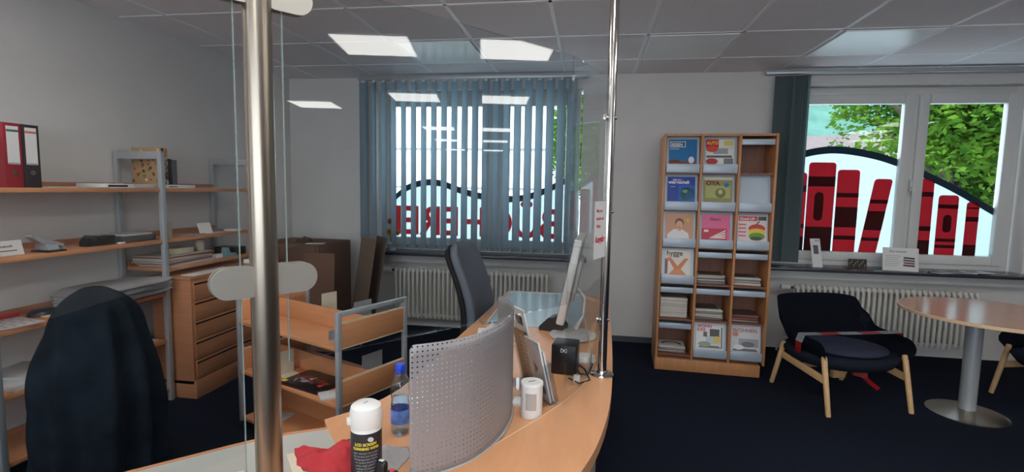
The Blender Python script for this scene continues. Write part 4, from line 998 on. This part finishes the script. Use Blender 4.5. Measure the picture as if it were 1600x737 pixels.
# keep the frame right handed: mirror x
TM = Matrix(((-uL.x, vW.x, 0, A.x), (-uL.y, vW.y, 0, A.y), (0, 0, 1, 0), (0, 0, 0, 1)))
t.matrix_world = TM
L_, Wd = .90, .46
for x in (0, -L_):
    for y in (0, Wd):
        p = MB().box(x-.0125, x+.0125, y-.0125, y+.0125, .05, .85, .003).build('post', M['alu'], t, True)
        MB().cyl((x-.012, y, .025), (x+.012, y, .025), .025).build('caster', M['blackmatt'], p, True)
    MB().box(x-.0125, x+.0125, .0125, Wd-.0125, .825, .85, .003).build('top_rail', M['alu'], t, True)
for z in (.66, .36, .075):
    box('shelf', M['beech'], (-L_+.013, -.013, -.008, Wd+.008, z-.012, z+.006), t, .002)
    box('centre_board', M['beech'], (-L_+.013, -.013, Wd/2-.008, Wd/2+.008, z+.006, z+.115), t, .002)
    if z > .1:
        for x in (0, -L_):
            pz = z+.003
            o = MB().box(x-.009, x+.009, .013, Wd-.013, pz, pz+.125, .002).build('end_panel', M['beech'], t, True)
            MB().box(x-.0095, x+.0095, .013, Wd-.013, pz+.125, pz+.131).box(x-.0095, x+.0095, .013, Wd-.013, pz-.006, pz).build('panel_edge', M['edge'], o)
def bookend(x, y, z, m_, lab, lz=0, h=.16, w_=.11, along=True):
    o = thing('bookend', lab, 'bookend'); o.matrix_world = TM @ T(x, y, z) @ RZ(lz)
    MB().box(-.001, .001, -w_/2, w_/2, 0, h, .0009).build('upright', m_, o); MB().box(-.001, .10, -w_/2, w_/2, 0, .0015).build('foot', m_, o)
    return o
bookend(-.52, .34, .666, M['cream'], 'cream metal bookend on the back half of the trolley top', 0)
bookend(-.22, .35, .666, M['alu'], 'grey metal bookend at the far right of the trolley top', 0, .15, .13)
bookend(-.30, .40, .666, M['alu'], 'second grey metal bookend, leaning low on the trolley top', 0, .10, .12)
bookend(-.15, .10, .666, M['alu'], 'small grey bookend near the front right post of the trolley', 0, .05, .09)
bookend(-.13, .34, .366, M['alu'], 'large grey bookend on the middle trolley shelf', 0, .16, .15)
bookend(-.62, .10, .366, M['cream'], 'cream bookend on the middle trolley shelf near the thick post', 0, .14, .1)
bookend(-.83, .10, .081, M['cream'], 'cream bookend on the lowest trolley shelf at the left', 0, .14, .1)
def tro(name, m_, d, loc, rz, lab, cat, bev=.001):
    o = MB().box(*d, bev=bev).build(name, m_, smooth=True); o.matrix_world = TM @ T(*loc) @ RZ(R(rz)); return tag(o, lab, cat)
o = tro('large_book', fm((34, 30, 34), .3), (-.15, .15, -.10, .10, 0, .022), (-.36, .10, .366), 4, 'large black picture book with red and white figures lying on the middle trolley shelf', 'book')
for k in range(14): patch(o, 'cover_picture', random.choice([(196, 50, 50), (206, 200, 196), (120, 60, 60), (150, 146, 150)]), [(x+random.uniform(-.02, .02), y+random.uniform(-.015, .015)) for x, y in rc(-.12+.017*k, -.09+.017*k, -.03-.03*math.sin(k*1.7), .0-.03*math.sin(k*1.7))], .0222+.0002*k)
patch(o, 'yellow_label', (226, 200, 50), rc(-.145, -.115, -.098, -.07), .0224)
tro('picture_book', fm((206, 204, 204), .4), (-.10, .10, -.05, .05, 0, .012), (-.12, .09, .366), 62, 'white edged thin book lying beside the front right post', 'book')
tro('paper_sheet', M['paper'], (-.1, .1, -.07, .07, 0, .003), (-.13, .385, .366), 10, 'white sheet on the back of the middle trolley shelf', 'paper sheet')
tro('white_folder', M['paper'], (-.07, .07, -.09, .09, 0, .006), (-.72, .09, .3665), 15, 'white folder lying on the middle trolley shelf at the left', 'folder')
tro('paper_sheet', M['papergrey'], (-.07, .07, -.07, .07, 0, .004), (-.70, .09, .0815), 10, 'pale sheet on the lowest trolley shelf', 'paper sheet')
tro('green_card', M['teal'], (-.03, .03, -.02, .02, 0, .003), (-.42, .05, .0815), 30, 'small greenish card on the lowest trolley shelf', 'card')

# ================================================================ LEFT WALL SHELVES
t = thing('wall_shelf_unit', 'steel framed open shelving with beech boards along the left wall', 'shelf unit', (-2.95, 2.0, 0))
SX0, SX1 = -.185, .16      # back, front posts relative
for y in (-.04, .965, 1.83):
    for x in (SX0+.012, SX1-.0):
        box('post', M['alu'], (x-.018, x+.013, y-.018, y+.013, 0 if y < 1 else .846, 1.68), t, .002)
    box('frame_bar', M['alu'], (SX0+.025, SX1-.013, y-.014, y+.01, 1.63, 1.68), t, .002)
    if y < 1: box('frame_bar', M['alu'], (SX0+.025, SX1-.013, y-.01, y+.01, .02, .05), t, .002)
def board(y0, y1, z, edge=True):
    o = box('shelf_board', M['beech'], (SX0+.03, SX1+.0, y0, y1, z-.024, z), t, .002)
    box('back_strip', M['cabinet'], (SX0+.026, SX0+.034, y0+.01, y1-.01, z, z+.03), t)
for z in (1.44, 1.10, .745, .425, .085): board(-.025, .946, z)
for z in (1.44, 1.10, .905): board(.98, 1.815, z)
for z in (1.44, 1.10, .745, .425): board(-.95, -.06, z)
SHX = -2.95
def onshelf(name, m_, d, loc, rz, lab, cat, bev=.001, parts=None, group=None):
    o = MB().box(*d, bev=bev).build(name, m_, smooth=True); o.location = loc; o.rotation_euler.z = R(rz); return tag(o, lab, cat, group)
# binders
def binder(y, m_, lab, c2):
    o = thing('ring_binder', lab, 'binder', (-3.13, y, 1.4402)); 
    b_ = MB().box(.0, .32, 0, .003, 0, .315, .001).box(.0, .32, .075, .078, 0, .315, .001).box(.317, .320, .003, .075, 0, .315, .001); b_.build('cover', m_, o, True)
    box('paper_block', M['paper'], (.03, .30, .01, .06, .005, .3), o)
    box('spine_label', M['paper'], (.320, .3208, .012, .066, .115, .30), o); box('label_stripe', fm(c2), (.3208, .3212, .012, .066, .272, .283), o)
    box('label_line', M['ink'], (.3208, .3212, .014, .064, .118, .121), o)
    MB().lathe([(.009, 0), (.013, 0), (.013, .002), (.009, .002)], n=24).build('finger_ring', M['chrome'], o, True, mtx=T(.320, .039, .075) @ RY(R(90)))
    MB().lathe([(0, 0), (.009, 0), (.009, .0008), (0, .0008)], n=24).build('finger_hole', M['blackmatt'], o, True, mtx=T(.3203, .039, .075) @ RY(R(90)))
binder(2.075, M['darkred'], 'red ring binder with a white spine label on the top shelf', (60, 110, 80))
binder(2.158, M['binderblack'], 'dark ring binder with a white spine label and orange stripe, right of the red one', (210, 120, 90))
Z1 = 1.4405
o = onshelf('cook_book', fm((176, 140, 104)), (-.11, .11, -.03, .03, 0, .245), (-2.955, 3.045, Z1+.0), 0, 'tall floral patterned book standing on the top shelf behind the frame', 'book')
for k in range(46):
    y = random.uniform(-.03, .02); z = random.uniform(0, .225); s = random.uniform(.008, .02)
    MB().box(.1101, .1106, y, y+min(s, .03-y), z, z+s).build('cover_pattern', fm(random.choice([(190, 84, 54), (160, 60, 44), (220, 180, 120), (110, 140, 60), (70, 50, 44), (226, 216, 200)])), o)
for k in range(30):
    x = random.uniform(-.11, .09); z = random.uniform(0, .225); s = random.uniform(.01, .025)
    MB().box(x, min(x+s, .11), -.0306, -.0301, z, min(.245, z+s)).build('cover_pattern', fm(random.choice([(190, 84, 54), (160, 60, 44), (220, 180, 120), (110, 140, 60), (80, 60, 54), (226, 216, 200)])), o)
onshelf('book', M['black'], (-.09, .09, -.014, .014, 0, .175), (-2.94, 3.10, Z1), 0, 'slim black book standing right of the floral book', 'book', .002)
o = onshelf('book', fm((96, 92, 98)), (-.09, .09, -.018, .018, 0, .17), (-2.94, 3.14, Z1), 0, 'grey book standing at the right end of the three upright books', 'book', .002)
o = onshelf('flat_box', M['white'], (-.13, .13, -.13, .13, 0, .022), (-2.93, 3.13-.0, Z1-.0), 0, 'flat white carton under the upright books on the top shelf', 'carton'); 
for n_ in ('cook_book', 'book', 'book.001'):
    bpy.data.objects[n_].location.z += .023
MB().box(.1301, .1306, -.1, -.03, .007, .013).build('print_line', M['ink'], o)
o = onshelf('book', M['white'], (-.1, .1, -.10, .10, 0, .025), (-2.93, 2.70, Z1), 0, 'white book with a black spine field lying left of the frame on the top shelf', 'book'); box('spine_field', M['black'], (.1001, .1006, -.08, .05, .006, .018), o)
onshelf('folder', fm((190, 188, 182)), (-.1, .1, -.09, .09, 0, .02), (-2.93, 2.885-.0, Z1), 0, 'pale folder lying just left of the frame on the top shelf', 'folder')
for k, (y, lab) in enumerate(((2.33, 'thin pale paper lying right of the dark binder on the top shelf'), (2.52, 'thin pale paper in the middle of the top shelf'), (3.62, 'thin pale paper at the far end of the top shelf'))):
    onshelf('paper_sheet', M['papergrey'], (-.12, .14, -.085, .085, 0, .004), (-2.94, y, Z1), 3-3*k, lab, 'paper sheet')
# second shelf
Z2 = 1.1005
o = thing('table_card', 'white folded name card on the second shelf left of the hole punch', 'card', (-2.86, 2.10, Z2), R(90))
MB().box(-.07, .07, 0, .002, 0, .075).build('front_leaf', M['paper'], o, mtx=RX(R(-14))); MB().box(-.07, .07, 0, .002, 0, .075).build('rear_leaf', M['paper'], o, mtx=T(0, .037, 0) @ RX(R(14)))
text('Auskunft', .018, M['ink'], 'heading', o, RX(R(-14)) @ T(-.04, -.0008, .042) @ UP); MB().box(-.035, .04, -.001, 0, .022, .026).build('text_line', M['ink'], o, mtx=RX(R(-14)))
o = thing('sweet_box', 'small purple patterned box at the left end of the second shelf', 'box', (-2.88, 1.995, Z2)); MB().box(-.05, .05, -.03, .03, 0, .075, .003).build('body', fm((84, 60, 130)), o, True); MB().box(.0501, .0506, -.02, .02, .02, .045).build('print_block', fm((206, 150, 190)), o)
o = thing('hole_punch', 'grey metal hole punch with a raised lever on the second shelf', 'hole punch', (-2.86, 2.285, Z2), R(0))
MB().box(-.05, .06, -.05, .05, 0, .008, .003).build('base', M['blackmatt'], o, True); MB().prism([(-.05, .01), (.04, .01), (.02, .045), (-.04, .05)], -.03, .03, mt=UP).build('body', M['alu'], o, True)
MB().prism([(-.095, .085), (-.05, .05), (.06, .02), (.065, .035), (-.04, .075), (-.09, .095)], -.025, .025, mt=RZ(R(90)) @ UP).build('lever', M['alu'], o, True); MB().box(-.01, .01, .05, .085, .006, .018, .003).build('guide_bar', M['alu'], o, True)
o = thing('tape_dispenser', 'black desk tape dispenser on the second shelf', 'tape dispenser', (-2.88, 2.58, Z2), R(90))
MB().prism([(-.085, 0), (.085, 0), (.085, .055), (.05, .055), (.015, .03), (-.02, .052), (-.07, .05), (-.085, .02)], -.03, .03, mt=UP).build('body', M['black'], o, True); MB().cyl((-.045, -.031, .045), (-.045, .031, .045), .018).build('tape_roll', fm((60, 58, 56)), o, True)
o = onshelf('letter_tray', fm((70, 70, 72)), (-.12, .1, -.12, .12, 0, .04), (-2.94, 2.83, Z2), 0, 'dark letter tray on the second shelf beside the frame', 'letter tray', .004)
MB().box(-.1, .09, -.1, .1, .04, .05).build('contents', M['papergrey'], o)
onshelf('eraser', M['white'], (-.01, .01, -.02, .02, 0, .01), (-2.83, 2.685, Z2), 10, 'tiny white eraser in front of the letter tray', 'eraser')
o = onshelf('paper_sheet', fm((196, 192, 182)), (-.001, .001, -.05, .05, 0, .105), (-2.86, 3.06, Z2), 8, 'blank beige card standing upright right of the frame on the second shelf', 'card')
o = thing('table_card', 'white name card leaning at the far part of the second shelf', 'card', (-2.85, 3.41, Z2), R(80)); MB().box(-.055, .055, 0, .002, 0, .085).build('leaf', M['paper'], o, mtx=RX(R(-20)))
MB().box(-.055, .055, 0, .05, 0, .002).build('foot', M['paper'], o)
onshelf('leaflet', fm((170, 160, 160)), (-.07, .07, -.07, .07, 0, .006), (-2.90, 3.31, Z2), 10, 'greyish leaflet lying left of the white name card', 'leaflet')
onshelf('leaflet', M['papergrey'], (-.07, .07, -.05, .05, 0, .006), (-2.88, 3.52, Z2), -10, 'greyish leaflet lying right of the white name card', 'leaflet')
onshelf('small_box', M['white'], (-.05, .05, -.04, .04, 0, .012), (-2.86, 3.71, Z2), 0, 'flat white box at the far end of the second shelf', 'box')
# third shelf
Z3 = .7455
o = onshelf('notebook', fm((196, 192, 190)), (-.1, .12, -.12, .10, 0, .012), (-2.90, 2.09, Z3), -8, 'white notebook with small dark marks on the third shelf', 'notebook')
for a in range(5):
    for b_ in range(5): patch(o, 'cover_marks', (110, 84, 84), rc(-.08+.042*a, -.065+.042*a, -.1+.04*b_+.01*(a % 2), -.09+.04*b_+.01*(a % 2)), .0121)
box('red_edge', M['redp'], (.1201, .1208, -.12, .10, .003, .006), o)
onshelf('pencil_case', M['redp'], (-.03, .03, -.07, .07, 0, .03), (-3.03, 2.17, Z3), 10, 'red pencil case behind the white notebook', 'pencil case', .01)
o = thing('cap', 'small black cap shaped item lying on the third shelf beside the coat', 'cap', (-2.95, 2.31, Z3)); MB().lathe([(0, .035), (.04, .033), (.055, .02), (.06, .006), (.062, 0), (0, 0)], sy=1.2).build('body', M['black'], o, True); MB().box(.02, .1, -.05, .05, 0, .005, .002).build('peak', M['cream'], o, True)
for k in range(10):
    a = random.uniform(-2.5, 2.5)
    mb = MB(); sd_ = k
    def nf(u, v, k=k):
        x = -.15+.36*u; y = -.24+.48*v; bend = .012*math.sin(v*3.1+k*.05)+.022*(max(0, v-.72)/.28)**2*(.4+u) - .03*max(0, (.10-v)/.10)
        return (x, y, .0085*k+bend*.8+.003)
    mb.grid(nf, 6, 26, .006); o = mb.build('newspaper', fm([(238, 236, 238), (226, 224, 226), (242, 240, 240), (205, 203, 205)][k % 4], .9), smooth=True); o.location = (-2.93+random.uniform(-.01, .01), 2.70, Z3+.012); o.rotation_euler.z = R(a); tag(o, 'newspaper in the flat stack on the third shelf behind the coat', 'newspaper', 'newspapers stacked on the third shelf')
# fourth and fifth shelf
Z4 = .4255
for k, (y, x, a, c, lab) in enumerate(((2.17, -2.90, -4, (206, 202, 194), 'lower pale folder on the fourth shelf at the left'), (2.15, -2.92, 6, (216, 214, 212), 'middle white folder on the fourth shelf at the left'), (2.22, -2.96, 14, (196, 200, 196), 'top greenish white folder on the fourth shelf at the left'))):
    onshelf('folder', fm(c), (-.13, .11, -.13, .13, 0, .014), (x, y, Z4+.0145*k), a, lab, 'folder', group='folders on the fourth shelf')
onshelf('paper_sheet', M['papergrey'], (-.13, .10, -.12, .12, 0, .006), (-2.93, 2.80, Z4), 0, 'grey sheet of paper on the fourth shelf right of the coat', 'paper sheet')
onshelf('red_folder', M['redp'], (-.13, .02, -.12, .10, 0, .005), (-2.96, 2.81, Z4+.0065), -6, 'red folder behind the grey sheet on the fourth shelf', 'folder')

# drawer cabinet
t = thing('drawer_cabinet', 'beech chart cabinet with five drawers standing in front of the shelving', 'cabinet', (-2.64, 3.0, 0), R(0))
MB().box(-.30, -.004, 0, .95, .10, .825, .002).build('body', M['cabinet'], t, True)
box('top', M['cabinet'], (-.30, .0, -.004, .955, .825, .845), t, .002)
box('plinth', M['cabinet'], (-.29, .012, .0, .95, 0, .125), t, .002)
for k in range(5):
    z = .135+.137*k; o = box('drawer', M['cabinet'], (-.003, .006, .02, .93, z, z+.128), t, .001)
    box('grip_slot', M['slot'], (.0062, .0072, .02, .85, z+.105, z+.117), o)
o = onshelf('paper_sheet', M['paper'], (-.05, .05, -.2, .2, 0, .004), (-2.70, 3.24, .8455), 0, 'long white paper lying on the front of the drawer cabinet', 'paper sheet')
Z5 = .9055
for k in range(9):
    onshelf('folder', fm([(196, 190, 176), (206, 204, 198), (150, 70, 60), (190, 186, 170), (170, 166, 158)][k % 5]), (-.12, .13, -.21, .21, 0, .0078), (-2.935+random.uniform(-.012, .012), 3.2+random.uniform(-.02, .02), Z5+.0082*k), random.uniform(-3, 3), 'folder in the flat stack on the shelf above the drawer cabinet', 'folder', group='folders stacked above the drawer cabinet')
onshelf('carton', fm((206, 196, 168)), (-.06, .06, -.075, .075, 0, .04), (-2.88, 3.17, Z5+.076), 0, 'small beige carton on top of the folder stack', 'carton')
o = thing('glass_jar', 'small cream and clear jar at the right end of the folder stack', 'jar', (-2.87, 3.36, Z5+.076)); MB().lathe([(0, 0), (.03, 0), (.032, .01), (.032, .055), (.026, .062), (.026, .075), (0, .075)]).build('body', fm((196, 184, 168), .2), o, True)
onshelf('small_box', M['white'], (-.03, .03, -.04, .04, 0, .03), (-2.85, 3.50, Z5), 0, 'small white box right of the folder stack', 'box', .003)
o = thing('tape_dispenser', 'pale teal tape dispenser on the shelf above the drawer cabinet', 'tape dispenser', (-2.84, 3.63, Z5), R(90)); MB().prism([(-.06, 0), (.06, 0), (.055, .02), (-.01, .025), (-.03, .07), (-.055, .07)], -.022, .022, mt=UP).build('body', M['teal'], o, True)
onshelf('printer_tray', M['black'], (-.1, .1, -.06, .06, 0, .06), (-2.92, 3.745, Z5), 0, 'black box at the far end of the shelf above the drawer cabinet', 'box', .004)
onshelf('carton', M['white'], (-.04, .04, -.06, .06, 0, .03), (-2.70, 3.72, .8455), 0, 'small white carton on the far part of the drawer cabinet', 'carton', .003)

# corner cabinet with boards leaning on it
t = thing('side_cabinet', 'dark brown cabinet with an oval grip in the far left corner', 'cabinet', (-2.70, 4.22, 0), R(-4))
MB().box(-.36, .30, 0, .55, 0, .94, .003).build('body', M['kraft'], t, True)
box('front_panel', M['kraftdark'], (-.33, .28, -.012, 0, .55, .93), t, .002); box('front_panel', M['kraftdark'], (-.33, .28, -.012, 0, .03, .53), t, .002)
MB().lathe([(.0, 0), (.034, 0), (.03, .006), (.0, .006)], n=28, sy=.45).build('oval_grip', M['alu'], t, True, mtx=T(.10, -.012, .74) @ RX(R(90)))
for k, (x, y, a, h, c) in enumerate(((-2.36, 4.11, 3, .88, (120, 90, 74)), (-2.17, 4.42, -38, 1.0, (132, 112, 96)), (-2.12, 4.58, -48, 1.0, (112, 92, 80)))):
    o = MB().box(-.14, .14, -.004, .004, 0, h, .001).build('cardboard_panel', fm(c, .85)); o.matrix_world = T(x, y, 0) @ RZ(R(a)) @ RX(R((-3, -9, -9)[k]))
    tag(o, ('brown board standing in front of the corner cabinet', 'greyish brown board leaning at the right side of the corner cabinet', 'outermost brown board leaning towards the window wall')[k], 'board', 'boards by the corner cabinet')
o = cloth([(-.08, .05), (.05, .06), (.09, 0), (.04, -.05), (-.07, -.05)], 'paper_bag', M['kraft'], 'crumpled brown paper bag on top of the corner cabinet', (-2.66, 4.42, .941), .07, 4); o['category'] = 'paper bag'
onshelf('paper_sheet', M['paper'], (-.08, .08, -.05, .05, 0, .003), (-2.50, 4.33, .9405), 15, 'white paper on the right of the corner cabinet top', 'paper sheet')
